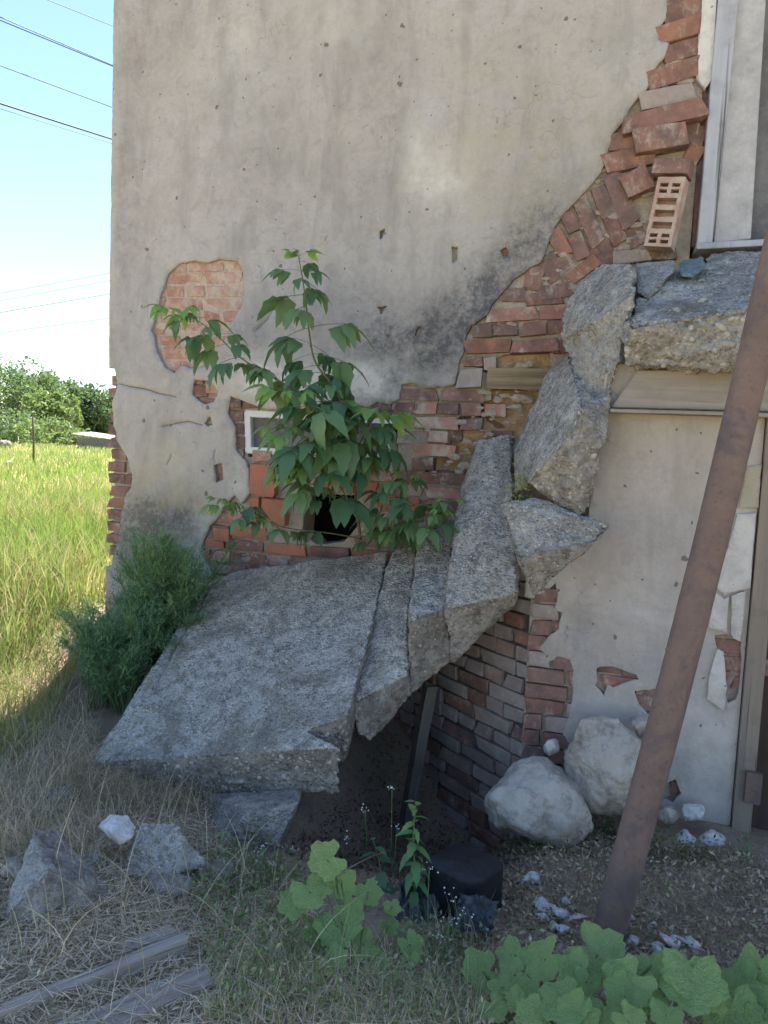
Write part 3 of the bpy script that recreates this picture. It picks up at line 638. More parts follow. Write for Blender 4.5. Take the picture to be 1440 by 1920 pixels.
# door post and dark plank door at the right
post = put('door_post', boxm('door_post', (XR + .004, YB - .02, -.08), (XR + .075, YB + .11, 1.9)), M['wood_post'], bw)
hg = put('hinge', boxm('hinge', (XR + .035, YB - .05, .17), (XR + .095, YB - .022, .30)), M['rust'], post)
for i in range(5):
    x = XR + .08 + i * .15
    put('door_board', boxm('door_board', (x, YB + .05 + .004 * (i % 2), .0), (x + .146, YB + .085 + .004 * (i % 2), 1.9)), M['doorbrown'], bw)
put('end_wall', boxm('end_wall', (XR + .84, YB, -.1), (XR + 1.6, YB + .3, 1.95)), M['plaster_low'], bw)

# ------------------------------------------------------------------ broken concrete
def rock(name, hulls, voxel, amp, mat, parent=None, top=None, fine=.5, topamp=.5, seed=0, smooth=True, blob=.0, grain=1.0, grooves=(), **kw):
    bm = bmesh.new()
    for pts in hulls:
        b2 = bmesh.new(); vs = [b2.verts.new(p) for p in pts]; b2.verts.ensure_lookup_table()
        r = bmesh.ops.convex_hull(b2, input=vs)
        junk = [g for g in r['geom_interior'] + r['geom_unused'] if isinstance(g, bmesh.types.BMVert)]
        if junk: bmesh.ops.delete(b2, geom=list(set(junk)), context='VERTS')
        bmesh.ops.recalc_face_normals(b2, faces=b2.faces[:])
        t = bpy.data.meshes.new('t'); b2.to_mesh(t); b2.free(); bm.from_mesh(t); bpy.data.meshes.remove(t)
    me = bpy.data.meshes.new(name); bm.to_mesh(me); bm.free()
    o = bpy.data.objects.new('tmp', me); COL.objects.link(o)
    md = o.modifiers.new('r', 'REMESH'); md.mode = 'VOXEL'; md.voxel_size = voxel; md.adaptivity = 0
    dg = bpy.context.evaluated_depsgraph_get(); me2 = bpy.data.meshes.new_from_object(o.evaluated_get(dg))
    bpy.data.objects.remove(o); bpy.data.meshes.remove(me)
    n = len(me2.vertices); co = np.zeros(n * 3, np.float32); no = np.zeros(n * 3, np.float32)
    me2.vertices.foreach_get('co', co); me2.vertices.foreach_get('normal', no); co = co.reshape(-1, 3); no = no.reshape(-1, 3)
    if top is not None:
        tv = np.array(Vector(top).normalized()); k = 1 - np.clip((no @ tv - .55) / .3, 0, 1)
    else: k = np.ones(n)
    out = np.empty_like(co)
    sv = Vector((seed * 3.7, seed * 1.3, seed))
    for i in range(n):
        p = Vector(co[i]) + sv
        a = amp * (topamp + (1 - topamp) * k[i])
        d = 1.6 * mn.noise(p * 6) + mn.noise(p * 15) + .6 * mn.noise(p * 38)
        v = mn.voronoi(p * 34)[0][0]
        d += fine * 2.2 * (.35 - v) * (.35 + .65 * k[i])
        e = 4 * k[i] * (1 - k[i])
        if e > .05: d -= e * (1.2 + 3.2 * max(0.0, mn.noise(p * 9)))
        if blob: d += blob * mn.noise(p * 2.2)
        g = grain * (.0026 * mn.noise(p * 27) + .0018 * mn.noise(p * 60) - .0035 * max(0.0, mn.noise(p * 19 + Vector((9, 9, 9))) - .25))
        out[i] = co[i] + no[i] * (a * d + g)
    for (ga, gb, gw, gd) in grooves:
        A_, B_ = np.array(ga), np.array(gb); ab = B_ - A_; t = np.clip(((co - A_) @ ab) / (ab @ ab), 0, 1)
        wob = np.array([.02 * mn.noise(Vector(c) * 7) for c in co])
        perp = np.cross(ab / np.linalg.norm(ab), np.array(top)); q = (co - (A_ + t[:, None] * ab)); dist = np.abs(q @ perp + wob) + 10 * ((t <= 0) | (t >= 1))
        out -= no * (gd * np.clip(1 - dist / gw, 0, 1) * (1 - k))[:, None]
    me2.vertices.foreach_set('co', out.ravel()); me2.update()
    fattr(me2, 'brk', k); me2.name = name; me2.materials.clear()
    lp = out.mean(0)
    loc = Vector((float(lp[0]), float(lp[1]), float(out[:, 2].min()))) if parent is None else None
    if loc is not None:
        me2.transform(Matrix.Translation(-loc))
    ob = put(name, me2, M[mat], parent, smooth=smooth, **kw)
    if loc is not None: ob.location = loc
    return ob
def ex(pts, vec): return [Vector(p) for p in pts] + [Vector(p) + Vector(vec) for p in pts]
def px(l): return [at(*p) for p in l]

# the big tilted slab
b1, b2, f2 = at(392, 1092, -.25), at(728, 1032, -.2), at(648, 1372, -1.30)
nS = (b2 - b1).cross(f2 - b1).normalized()
if nS.z < 0: nS = -nS
def on_slab(x, y):
    d = Vector(_ray(x, y)); c = Vector(CAM); t = nS.dot(b1 - c) / nS.dot(d); return c + d * t
topS = [on_slab(*p) for p in [(392, 1092), (450, 1068), (600, 1050), (728, 1032), (700, 1170), (652, 1345), (575, 1368), (640, 1402), (168, 1430), (330, 1182)]]
SV = Vector((-.01, .03, -.20))
mainS = [topS[i] for i in (0, 1, 2, 3, 4, 5, 6, 8, 9)]
wedge = [topS[6], topS[7], topS[8], on_slab(400, 1300)]
slab = rock('concrete_slab', [ex(mainS, SV), ex(wedge, SV)],   .0068, .0075, 'conc', top=nS, topamp=.5, seed=1, grooves=[(on_slab(388, 1112), on_slab(285, 1292), .012, .02)],
            label='large grey concrete slab lying tilted in front of the basement hole', cat='concrete slab')
def pebbles(parent, pts_fn, n, seed, rng=(.004, .011), mat='pebble'):
    r = random.Random(seed); V, Fc = [], []
    bm = bmesh.new(); bmesh.ops.create_icosphere(bm, subdivisions=1, radius=1)
    bv = [v.co.copy() for v in bm.verts]; bf = [[v.index for v in f.verts] for f in bm.faces]; bm.free()
    for _ in range(n):
        p, nrm = pts_fn(r); s = rng[0] + (rng[1] - rng[0]) * r.random() ** 2.5; p = p - nrm * s * .25; q = nrm.to_track_quat('Z', 'Y').to_matrix() @ Matrix.Rotation(r.uniform(0, 6.3), 3, 'Z'); st0 = len(V)
        sx, sy = r.uniform(.7, 1.5), r.uniform(.7, 1.1)
        for v in bv: V.append(p + q @ Vector((v.x * s * sx, v.y * s * sy, v.z * s * .6)) * (1 + .15 * mn.noise(v * 3 + p * 50)))
        Fc += [[i + st0 for i in f] for f in bf]
    me = pyd('pebbles', V, Fc)
    return put('pebbles', me, M[mat], parent, kind='stuff', smooth=True)
def mesh_points(ob, filt):
    me = ob.data; c = [p for p in me.polygons if filt(p)]
    def fn(r):
        p = r.choice(c); return p.center.copy(), p.normal.copy()
    return fn
pebbles(slab, mesh_points(slab, lambda p: p.normal.dot(nS) > .5), 420, 3, (.003, .008))
pebbles(slab, mesh_points(slab, lambda p: p.normal.dot(nS) < .4 and p.normal.y < -.2), 330, 4, (.004, .014))

# the collapsed flight of steps
stair = thing('collapsed_stair', 'broken flight of grey concrete steps hanging from the landing down to the slab', 'stairs', tuple(at(692, 1390, -1.0)))
def step(pts, vec, seed, top, extra=(), mat='conc', name='step'):
    o = rock(name, [ex(px(pts), vec)] + [px(e) for e in extra], .0085, .0072, mat, None, top=top, topamp=.6, seed=seed)
    o.parent = stair; o.matrix_parent_inverse = stair.matrix_world.inverted(); o.location = o.location - stair.location
    return o
TOPN = Vector((-.35, -.55, .75))
s1 = rock('step', [px([(735, 1030, -.22), (782, 1020, -.2), (765, 1160, -.72), (765, 1265, -.97), (655, 1322, -1.1), (682, 1215, -.8), (672, 1378, -1.1), (694, 1390, -1.06), (735, 1350, -.98), (772, 1305, -.92), (740, 1130, -.15), (800, 1130, -.15), (770, 1200, -.5)])], .0068, .0085, 'conc', None, top=TOPN, topamp=.65, seed=11)
s2 = rock('step', [px([(784, 1000, -.22), (853, 984, -.18), (836, 1140, -.86), (766, 1166, -.94), (767, 1307, -.9), (852, 1238, -.84), (800, 1130, -.12), (860, 1110, -.12)])], .0068, .0085, 'conc', None, top=TOPN, topamp=.65, seed=12)
s3 = rock('step', [px([(896, 822, -.13), (958, 812, -.13), (866, 905, -.3), (856, 950, -.42), (962, 940, -.42), (966, 1040, -.7), (970, 1112, -.88), (832, 1144, -.92), (848, 1242, -.86), (968, 1132, -.84), (870, 1080, -.1), (985, 1040, -.1)])], .0068, .0085, 'conc', None, top=TOPN, topamp=.65, seed=13)
s4 = rock('step', [px([(1066, 662, -.14), (1022, 702, -.14), (1010, 765, -.16), (985, 812, -.2), (966, 850, -.24), (962, 925, -.42), (985, 912, -.78), (1072, 690, -.55), (1092, 765, -.90), (1060, 830, -.95), (1130, 700, -.2), (1100, 900, -.3)]),
                   px([(1072, 690, -.52), (1092, 765, -.93), (1060, 825, -.97), (985, 908, -.84), (1085, 968, -.86), (1108, 954, -.80), (1134, 800, -.82), (1146, 742, -.80), (1130, 830, -.92), (1120, 700, -.3), (1080, 940, -.4)])], .0072, .0135, 'conc_top', None, top=Vector((-.85, -.25, .45)), topamp=.5, seed=14)
s5 = rock('step', [px([(1128, 492, -.16), (1185, 490, -.42), (1190, 556, -.80), (1108, 612, -.66), (1050, 638, -.34), (1060, 570, -.18), (1080, 535, -.14), (1150, 600, -.25)]),
                   px([(1190, 552, -.80), (1108, 608, -.68), (1050, 636, -.34), (1078, 682, -.45), (1102, 752, -.70), (1140, 738, -.78), (1164, 655, -.80), (1184, 590, -.80), (1150, 600, -.3), (1130, 700, -.3)])], .0072, .014, 'conc_top', None, top=Vector((-.5, -.45, .75)), topamp=.45, seed=15)
s6 = rock('step_fragment', [px([(930, 937, -.96), (1010, 932, -.88), (1066, 955, -.84), (1142, 984, -.97), (1122, 1012, -1.02), (1000, 1119, -1.04), (972, 1046, -1.10), (1000, 1050, -.84), (1100, 1000, -.82)])], .0068, .0095, 'conc', None, top=Vector((0, -.3, 1)), topamp=.7, seed=16)
for o in (s1, s2, s3, s4, s5, s6):
    o.parent = stair; o.location = o.location - stair.location
for i, o in enumerate((s4, s5)):
    pebbles(o, mesh_points(o, lambda p: p.normal.y < -.1 and p.normal.x > -.35), 160, 20 + i, (.005, .014))
for i, o in enumerate((s1, s2, s3, s6)):
    pebbles(o, mesh_points(o, lambda p: p.normal.y < -.1), 120, 30 + i, (.003, .008))
# landing above the basement wall
ld = rock('landing', [px([(1196, 512, -.12), (1560, 470, -.12), (1182, 612, -.93), (1560, 556, -.95), (1172, 640, -.93), (1170, 690, -.88), (1300, 694, -.9), (1560, 690, -.9), (1230, 700, -.2), (1560, 690, -.2)]),
                      px([(1300, 505, -.2), (1560, 478, -.2), (1330, 478, -.05), (1560, 462, -.05), (1310, 540, -.5), (1560, 505, -.5), (1400, 600, -.1)])],   .0085, .022, 'conc_top', None, top=Vector((0, -.45, .9)), topamp=.5, seed=21, fine=.45,
          label='crumbling concrete landing slab below the upper doorway', cat='landing')
ld.data.materials[0] = M['conc_top']
pebbles(ld, mesh_points(ld, lambda p: p.normal.y < -.6), 150, 24, (.006, .026))
frag = rock('concrete_shard', [px([(1190, 492, -.2), (1268, 486, -.25), (1266, 506, -.4), (1216, 566, -.62), (1192, 548, -.55), (1230, 560, -.3)])], .0085, .006, 'conc_top', None, top=Vector((0, -.5, .8)), topamp=.6, seed=25,
            label='flat grey concrete shard wedged between top step and landing', cat='concrete shard')
rag = rock('rag', [px([(1272, 490, -.25), (1318, 478, -.2), (1322, 500, -.42), (1300, 522, -.5), (1276, 518, -.48), (1290, 520, -.35)])], .007, .007, 'tealrag', None, seed=26, label='faded blue-green rag crumpled on the landing', cat='rag')
rock('plaster_flake', [px([(893, 1036, -.63), (912, 1024, -.60), (931, 1022, -.60), (928, 1032, -.63), (906, 1046, -.66), (915, 1040, -.58)])], .005, .002, 'chunk', None, seed=27, label='white plaster flake lying on the widest broken step', cat='flake')
mq = []
_r = np.random.RandomState(9)
for _ in range(260):
    p = at(978 + _r.normal() * 13, 905 + _r.normal() * 16, -.78 + _r.normal() * .04); mq.append(tuple(p))
# boards under the landing
lint = thing('lintel', 'weathered wooden lintel boards under the landing edge', 'lintel', tuple(at(1145, 770, -.8)))
for nm, pl, Y, t in (('board', [(1196, 694), (1600, 690), (1600, 776), (1146, 764)], -.80, .03), ('board', [(1143, 766), (1600, 778), (1600, 788), (1143, 773)], -.84, .07)):
    o = board(nm, pl, Y, t, 'wood_plank', None); o.parent = lint; o.location = -lint.location
o = board('brace', [(1150, 760), (1178, 700), (1200, 694), (1165, 764)], -.70, .05, 'wood_rot', None); o.parent = lint; o.location = -lint.location

# perforated brick standing in the breach
def hollow_brick():
    L, Hh, D = .128, .325, .10
    xs = [0, .017, .055, .073, .111, L]; zs = [0, .015, .033, .044, .062, .084, .116, .140, .172, .196, .228, .250, .268, .279, .297, Hh]
    bm = bmesh.new()
    def bx(x0, x1, y0, y1, z0, z1):
        vs = [bm.verts.new((x, y, z)) for x in (x0, x1) for y in (y0, y1) for z in (z0, z1)]
        for f in ((0, 1, 3, 2), (4, 6, 7, 5), (0, 4, 5, 1), (2, 3, 7, 6), (0, 2, 6, 4), (1, 5, 7, 3)): bm.faces.new([vs[i] for i in f])
    small = {1, 3, 11, 13}; big = {5, 7, 9}
    for j in range(len(zs) - 1):
        for i in range(len(xs) - 1):
            h = (j in small and i in (1, 3)) or (j in big and i in (1, 2, 3))
            bx(xs[i], xs[i + 1], .055 if h else 0.0, D, zs[j], zs[j + 1])
    bmesh.ops.remove_doubles(bm, verts=bm.verts[:], dist=1e-5)
    for v in bm.verts: v.co += Vector((mn.noise(v.co * 40) * .0022, 0, mn.noise(v.co * 40 + Vector((9, 0, 0))) * .0022))
    bmesh.ops.recalc_face_normals(bm, faces=bm.faces[:])
    me = bpy.data.meshes.new('perforated_brick'); bm.to_mesh(me); bm.free(); return me
hb = put('perforated_brick', hollow_brick(), M['brick_pale'], label='perforated red brick standing on end beside the door frame', cat='brick')
p0 = at(1207, 461, -.10); hb.matrix_world = Matrix.Translation(p0) @ Matrix.Rotation(math.radians(-16), 4, 'Z') @ Matrix.Rotation(math.radians(8), 4, 'Y')
me = brick_mesh(.18, .11, .07, 300); hb2 = put('brick', me, M['brick'], label='half red brick lying on top of the perforated brick', cat='brick'); hb2.matrix_world = Matrix.Translation(at(1262, 318, -.05)) @ Matrix.Rotation(.16, 4, 'Y') @ Matrix.Rotation(-.2, 4, 'Z')

# ------------------------------------------------------------------ pipe, boulders, rubble, boards
def tube(name, pts, radii, seg, mat, parent=None, caps=True, **kw):
    V, Fc = [], []; n = len(pts); pts = [Vector(p) for p in pts]
    prev = None
    for i, p in enumerate(pts):
        t = (pts[min(i + 1, n - 1)] - pts[max(i - 1, 0)]).normalized()
        if prev is None: a = t.orthogonal().normalized()
        else: a = (prev - t * prev.dot(t)).normalized()
        prev = a; b = t.cross(a); r = radii[i] if hasattr(radii, '__len__') else radii
        for k in range(seg):
            an = 2 * math.pi * k / seg; V.append(p + (a * math.cos(an) + b * math.sin(an)) * r)
    for i in range(n - 1):
        for k in range(seg):
            Fc.append((i * seg + k, i * seg + (k + 1) % seg, (i + 1) * seg + (k + 1) % seg, (i + 1) * seg + k))
    if caps: Fc.append(tuple(range(seg))[::-1]); Fc.append(tuple((n - 1) * seg + k for k in range(seg)))
    return put(name, pyd(name, V, Fc), M[mat], parent, smooth=True, **kw)
pb = atz(1136, 1765, .0); pt = at(1420, 640, -1.36); dirp = (pt - pb)
pts = [pb + dirp * t + Vector((.012 * math.sin(t * 3.0), 0, 0)) for t in np.linspace(-.08, 1.45, 60)]
po = tube('steel_pipe', [(p - pb) for p in pts], [.052 * (1 + .02 * mn.noise(p * 8)) for p in pts], 40, 'rust', label='long rusty steel pipe leaning across the basement wall', cat='pipe'); po.location = pb

def boulder(name, c, rad, seed, mat, amp, voxel, flat=.25, label=None, cat='boulder', group=None, n=70, blob=3.0):
    r = random.Random(seed); pts = []
    for _ in range(n):
        v = Vector((r.gauss(0, 1), r.gauss(0, 1), r.gauss(0, 1))).normalized() * r.uniform(.9, 1.04)
        v.z = max(v.z, -.8); pts.append(Vector(c) + Vector((v.x * rad[0], v.y * rad[1], v.z * rad[2])))
    o = rock(name, [pts], voxel, amp, mat, None, top=None, seed=seed, fine=flat, blob=blob, label=label, cat=cat, group=group)
    return o
boulder('boulder', at(1008, 1510, -1.04), (.235, .2, .185), 5, 'stone', .0095, .008, .3, 'rounded white boulder lowest in front of the brick pier', n=38, blob=2.5)
boulder('boulder', at(1128, 1440, -.95), (.19, .16, .245), 8, 'stone', .011, .008, .3, 'taller white boulder leaning on the plastered wall behind the rounded one', n=30, blob=2.5)
boulder('stone', at(1034, 1400, -.86), (.035, .04, .05), 12, 'chunk', .004, .006, .1, 'small pale stone wedged between pier and boulders', 'stone', n=22, blob=2.0)
boulder('stone', at(1200, 1360, -.85), (.05, .06, .06), 13, 'stone', .006, .006, .1, 'grey-white stone half hidden behind the pipe', 'stone', n=22, blob=2.0)
boulder('stone', at(1300, 1525, -.84), (.062, .05, .055), 14, 'chunk', .006, .006, .25, 'round pale stone at the foot of the plastered wall', 'stone', n=22, blob=2.0)
boulder('stone', at(1335, 1575, -.88), (.06, .05, .035), 15, 'chunk', .006, .006, .25, 'flat pale stone under the door post', 'stone', n=22, blob=2.0)
boulder('stone', at(1285, 1575, -.9), (.05, .05, .045), 16, 'chunk', .006, .006, .25, 'chalky stone below the round pale stone', 'stone', n=22, blob=2.0)
boulder('stone', at(1252, 1530, -.86), (.05, .05, .05), 17, 'stone', .006, .006, .1, 'dirty stone in the broken wall foot right of the pipe', 'stone', n=22, blob=2.0)
for i, (x, y, Y, a, b, c, lab) in enumerate([(1222, 1420, -.82, .07, .05, .10, 'cracked pale lump behind the pipe beside the tall boulder'), (1262, 1590, -.9, .05, .045, .04, 'crumbled white lump right of the pipe at the wall foot'), (1312, 1598, -.95, .04, .04, .03, 'small crumbled lump in front of the chalky stone'), (1182, 1570, -1.0, .06, .05, .05, 'dirty lump left of the pipe in front of the tall boulder'), (1352, 1612, -.95, .035, .03, .03, 'tiny white lump at the foot of the door post')]):
    boulder('wall_lump', at(x, y, Y), (a, b, c), 120 + i, 'chunk' if i != 3 else 'stone', .007, .006, .25, lab, 'rubble', n=18, blob=2.0)
# rubble at the lower left
rock('concrete_block', [px([(64, 1558, -2.12), (112, 1562, -2.04), (94, 1626, -2.28), (212, 1672, -2.14), (34, 1690, -2.32), (-10, 1735, -2.42), (195, 1732, -2.24), (60, 1770, -2.3), (120, 1600, -1.8), (60, 1620, -1.8), (200, 1700, -1.85)])], .0068, .009, 'conc_pale', None, top=Vector((-.3, -1, .3)), topamp=.5, seed=41, label='pale wedge-shaped concrete block at the left edge of the rubble', cat='concrete block')
rock('concrete_block', [px([(378, 1490, -1.36), (566, 1478, -1.34), (468, 1520, -1.58), (566, 1500, -1.44), (522, 1596, -1.52), (400, 1604, -1.58), (440, 1490, -1.1), (520, 1580, -1.1)])], .0085, .006, 'conc', None, top=Vector((.2, -1, .1)), topamp=.5, seed=42, label='mossy concrete block propping up the big slab', cat='concrete block')
rock('concrete_block', [px([(262, 1545, -1.84), (330, 1540, -1.82), (396, 1622, -1.88), (250, 1672, -2.04), (232, 1608, -1.98), (300, 1600, -1.6), (350, 1650, -1.7)])], .0085, .008, 'conc_pale', None, top=Vector((0, -.5, 1)), topamp=.7, seed=43, label='rough concrete lump below the slab near the white chunk', cat='concrete block')
rock('plaster_chunk', [px([(184, 1550, -1.96), (205, 1528, -1.92), (238, 1527, -1.9), (258, 1552, -1.92), (248, 1574, -1.98), (222, 1588, -2.02), (210, 1562, -2.04), (230, 1560, -1.84)])], .006, .005, 'chunk', None, seed=44, label='bright white angular chunk among dry grass below the slab', cat='chunk')
for i, (x, y, a, lab) in enumerate([(150, 1622, .055, 'pale broken lump between the wedge block and the white chunk'), (322, 1668, .06, 'rough grey lump in front of the concrete lump'), (238, 1648, .045, 'small angular lump below the white chunk'), (410, 1640, .05, 'grey lump at the foot of the propping block'), (110, 1500, .05, 'half buried lump in the dry grass above the wedge block'), (30, 1640, .05, 'pale lump left of the wedge block')]):
    q = gp(x, y); boulder('rubble_lump', (q.x, q.y, q.z + a * .25), (a * 1.5, a * 1.1, a * .8), 140 + i, 'conc_pale', .006, .0065, .3, lab, 'rubble', n=14, blob=2.0)
R = random.Random(5)
spots = [(1010, 1692), (1028, 1705), (1046, 1712), (1075, 1705), (1082, 1722), (1070, 1690), (1032, 1735), (1052, 1745), (1068, 1742), (990, 1650), (1000, 1646), (1178, 1722), (1188, 1765), (1205, 1775), (1235, 1772), (1252, 1766), (1270, 1762), (1290, 1766), (1305, 1775), (1222, 1782), (1150, 1760), (1140, 1868), (1225, 1734), (1018, 1720), (1098, 1735)]
for i, (x, y) in enumerate(spots):
    s = R.uniform(.016, .034); p = atz(x, y, gz(*atz(x, y, .05).xy) + s * .6)
    boulder('plaster_crumb', p, (s * R.uniform(1, 1.7), s, s * .7), 60 + i, 'chunk', .003, .005, .1, 'small white plaster crumb on the soil around the pipe foot', 'rubble', 'white plaster crumbs round the pipe', 9, .5)
for i, (x, y) in enumerate([(183, 1586), (147, 1560), (300, 1640), (345, 1735), (90, 1480), (420, 1600), (505, 1890), (170, 1660), (470, 1660), (265, 1690)]):
    s = R.uniform(.012, .025); p = atz(x, y, gz(*atz(x, y, .1).xy) + s * .5)
    boulder('rubble_stone', p, (s * 1.3, s, s * .8), 90 + i, 'conc_pale', .003, .005, .1, 'small grey stone scattered in the dry grass under the slab', 'rubble', 'grey stones in the dry grass', 12)
def plank(name, a, b, w, t, mat, label, roll=0.0, cat='plank'):
    a = Vector(a); b = Vector(b); d = b - a; L = d.length; nseg = 22
    x = d.normalized(); y = Vector((0, 0, 1)).cross(x)
    y = y.normalized() if y.length > .2 else Vector((0, 1, 0)); y = (y - x * y.dot(x)).normalized(); z = x.cross(y)
    V, Fc = [], []; ring = ((-1, -1), (-.4, -1), (.3, -1), (1, -1), (1, 1), (.45, 1), (.4, .75), (.35, 1), (-.3, 1), (-1, 1)); m = len(ring)
    for i in range(nseg + 1):
        c = L * i / nseg
        for (u, v) in ring:
            q = a + x * c; nn = mn.noise(q * 8 + Vector((u * 3, v * 3, 0))); e = .022 * mn.noise(Vector((u * 4, v, a.x * 7))) if i in (0, nseg) else 0
            V.append((c + e, u * w / 2 + nn * .005, v * t / 2 + nn * .003 + .008 * mn.noise(q * 2)))
    for i in range(nseg):
        for k in range(m): Fc.append((i * m + k, i * m + (k + 1) % m, (i + 1) * m + (k + 1) % m, (i + 1) * m + k))
    Fc.append(tuple(range(m))[::-1]); Fc.append(tuple(nseg * m + k for k in range(m)))
    o = put(name, pyd(name, V, Fc), M[mat], label=label, cat=cat)
    o.matrix_world = Matrix.Translation(a) @ Matrix(((x.x, y.x, z.x), (x.y, y.y, z.y), (x.z, y.z, z.z))).to_4x4() @ Matrix.Rotation(roll, 4, 'X')
    return o
plank('plank', atz(-60, 1885, .13), atz(325, 1752, .125), .055, .022, 'wood_grey', 'grey weathered plank farthest from the bottom edge in the dry grass')
plank('plank', atz(-40, 1925, .14), atz(352, 1772, .135), .035, .05, 'wood_grey', 'narrow grey batten lying between the two wider planks')
plank('plank', atz(90, 1955, .14), atz(392, 1832, .13), .085, .018, 'wood_grey', 'wide split grey plank in the bottom left corner')
plank('prop_post', at(762, 1545, -.64), at(806, 1285, -.60), .07, .05, 'wood_dark', 'short grey timber prop standing under the collapsed steps', .5, 'post')
sh = rock('plastic_shard', [px([(262, 1925, -2.44), (300, 1888, -2.36), (308, 1896, -2.35), (296, 1925, -2.44), (300, 1930, -2.4)])], .005, .001, 'teal', None, seed=50, label='turquoise plastic shard under the wide plank', cat='plastic shard')
# upturned tub in the pit
def tub(name, c, r0, r1, h, label):
    t = thing(name, label, 'tub', c)
    seg = 28; V, Fc = [], []
    prof = [(r1 * .0, h), (r1 * .93, h), (r1 * .99, h - .008), (r1, h - .02), (r0 * .96, .035), (r0 * .97, .03)]
    for (r, z) in prof:
        for k in range(seg):
            an = 2 * math.pi * k / seg; q = 1 + .10 * math.cos(4 * an); V.append((r * q * math.cos(an), r * .8 * q * math.sin(an), z + .004 * mn.noise(Vector((r * 9, an, z)))))
    for i in range(len(prof) - 1):
        for k in range(seg): Fc.append((i * seg + k, i * seg + (k + 1) % seg, (i + 1) * seg + (k + 1) % seg, (i + 1) * seg + k))
    put('body', pyd('body', V, Fc), M['black'], t, smooth=True)
    tube('rim', [(r0 * (1 + .10 * math.cos(4 * a)) * math.cos(a), r0 * .8 * (1 + .10 * math.cos(4 * a)) * math.sin(a), .022) for a in np.linspace(0, 2 * math.pi, 29)], .012, 8, 'black', t, False)
    return t
tb = tub('tub', atz(862, 1712, -.02), .135, .118, .20, 'upturned black plastic tub in the pit left of the rounded boulder'); tb.rotation_euler = (.10, .05, .4)
def crumple(name, c, sx, sy, seed, mat, label, cat, h=.05):
    n = 14; V, Fc = [], []
    for i in range(n):
        for j in range(n):
            u, v = i / (n - 1) - .5, j / (n - 1) - .5; q = Vector((u * 5 + seed, v * 5, seed))
            V.append((u * sx * (1 + .3 * mn.noise(q)), v * sy * (1 + .3 * mn.noise(q + Vector((4, 4, 0)))), h * (abs(mn.noise(q * 1.3)) * 1.2 + .3 * mn.noise(q * 3))))
    for i in range(n - 1):
        for j in range(n - 1): Fc.append((i * n + j, (i + 1) * n + j, (i + 1) * n + j + 1, i * n + j + 1))
    me = pyd(name, V, Fc); o = put(name, me, M[mat], label=label, cat=cat, smooth=True); o.location = c
    md = o.modifiers.new('s', 'SOLIDIFY'); md.thickness = .003
    return o
o = crumple('plastic_sheet', atz(780, 1715, .03), .13, .2, 3, 'sheet', 'dusty grey plastic scrap left of the black tub', 'plastic sheet', .1); o.rotation_euler = (.5, .2, .3)
o = crumple('plastic_sheet', atz(890, 1715, .10), .12, .1, 9, 'sheet', 'grey plastic scrap lying against the front of the black tub', 'plastic sheet', .06); o.rotation_euler = (.9, .1, 0)
o = crumple('paper_scrap', atz(760, 1780, .08), .035, .02, 5, 'white', 'tiny white paper scrap beside the round-leaved plant', 'paper scrap', .02)

# ------------------------------------------------------------------ plants: leaf meshes
def leaflet(V, Fc, base, d, up, L, W, droop, nseg=6, lobes=.12, fold=.25, seed=0, tip=1.0):
    """one toothed leaflet: base point, direction, up vector"""
    d = Vector(d).normalized(); side = d.cross(Vector(up)).normalized(); u = side.cross(d).normalized(); st0 = len(V)
    for i in range(nseg + 1):
        t = i / nseg; w = W * (math.sin(math.pi * min(1, t ** .75)) ** .8 if 0 < t < 1 else 0) * (1 - .25 * t)
        w *= 1 + lobes * (1 if i % 2 else -1) + .08 * mn.noise(Vector((t * 5, seed, 0)))
        c = Vector(base) + d * (L * t) - u * (droop * L * t * t)
        lift = u * (fold * w)
        V += [c + side * w + lift, c, c - side * w + lift]
    for i in range(nseg):
        a = st0 + 3 * i
        Fc += [(a, a + 1, a + 4, a + 3), (a + 1, a + 2, a + 5, a + 4)]
def compound(seed, n=5, L=.11, pet=.06):
    r = random.Random(seed); V, Fc = [], []
    up = Vector((0, 0, 1)); tipx = pet + .03 * (n // 2)
    # petiole (thin folded strip)
    k = 4
    for i in range(k + 1):
        t = i / k; c = Vector((tipx * t, 0, -.02 * t * t)); V += [c + Vector((0, .0013, 0)), c + Vector((0, -.0013, 0)), c + Vector((0, 0, .002))]
    for i in range(k):
        a = i * 3; Fc += [(a, a + 1, a + 4, a + 3), (a + 1, a + 2, a + 5, a + 4), (a + 2, a, a + 3, a + 5)]
    leaflet(V, Fc, (tipx, 0, -.02), (1, r.uniform(-.15, .15), -.55 + r.uniform(-.3, .2)), up, L * 1.12, L * .27, .4, seed=seed)
    for p in range(n // 2):
        bx = tipx - .01 - .032 * p
        for s in (-1, 1):
            leaflet(V, Fc, (bx, 0, -.018), (.55 + r.uniform(-.15, .15), s * .9, -.5 + r.uniform(-.35, .2)), up, L * r.uniform(.72, 1.05), L * r.uniform(.22, .28), r.uniform(.3, .7), seed=seed + p * 7 + s)
    me = pyd('leaf', V, Fc); me.polygons.foreach_set('use_smooth', [True] * len(me.polygons)); return me
LEAF = [compound(i, 5 if i % 3 else 3, .098 + .012 * (i % 2), .05) for i in range(6)]
_lm = {}
def leaf(parent, mesh, mat, loc, az, pitch, roll, s, name='leaf'):
    k = (mesh.name, mat)
    if k not in _lm: m2 = mesh.copy(); m2.materials.clear(); m2.materials.append(M[mat]); _lm[k] = m2
    o = bpy.data.objects.new(name, _lm[k]); COL.objects.link(o); o.parent = parent
    o.matrix_local = Matrix.Translation(loc) @ Matrix.Rotation(az, 4, 'Z') @ Matrix.Rotation(pitch, 4, 'Y') @ Matrix.Rotation(roll, 4, 'X') @ Matrix.Scale(s, 4)
    return o
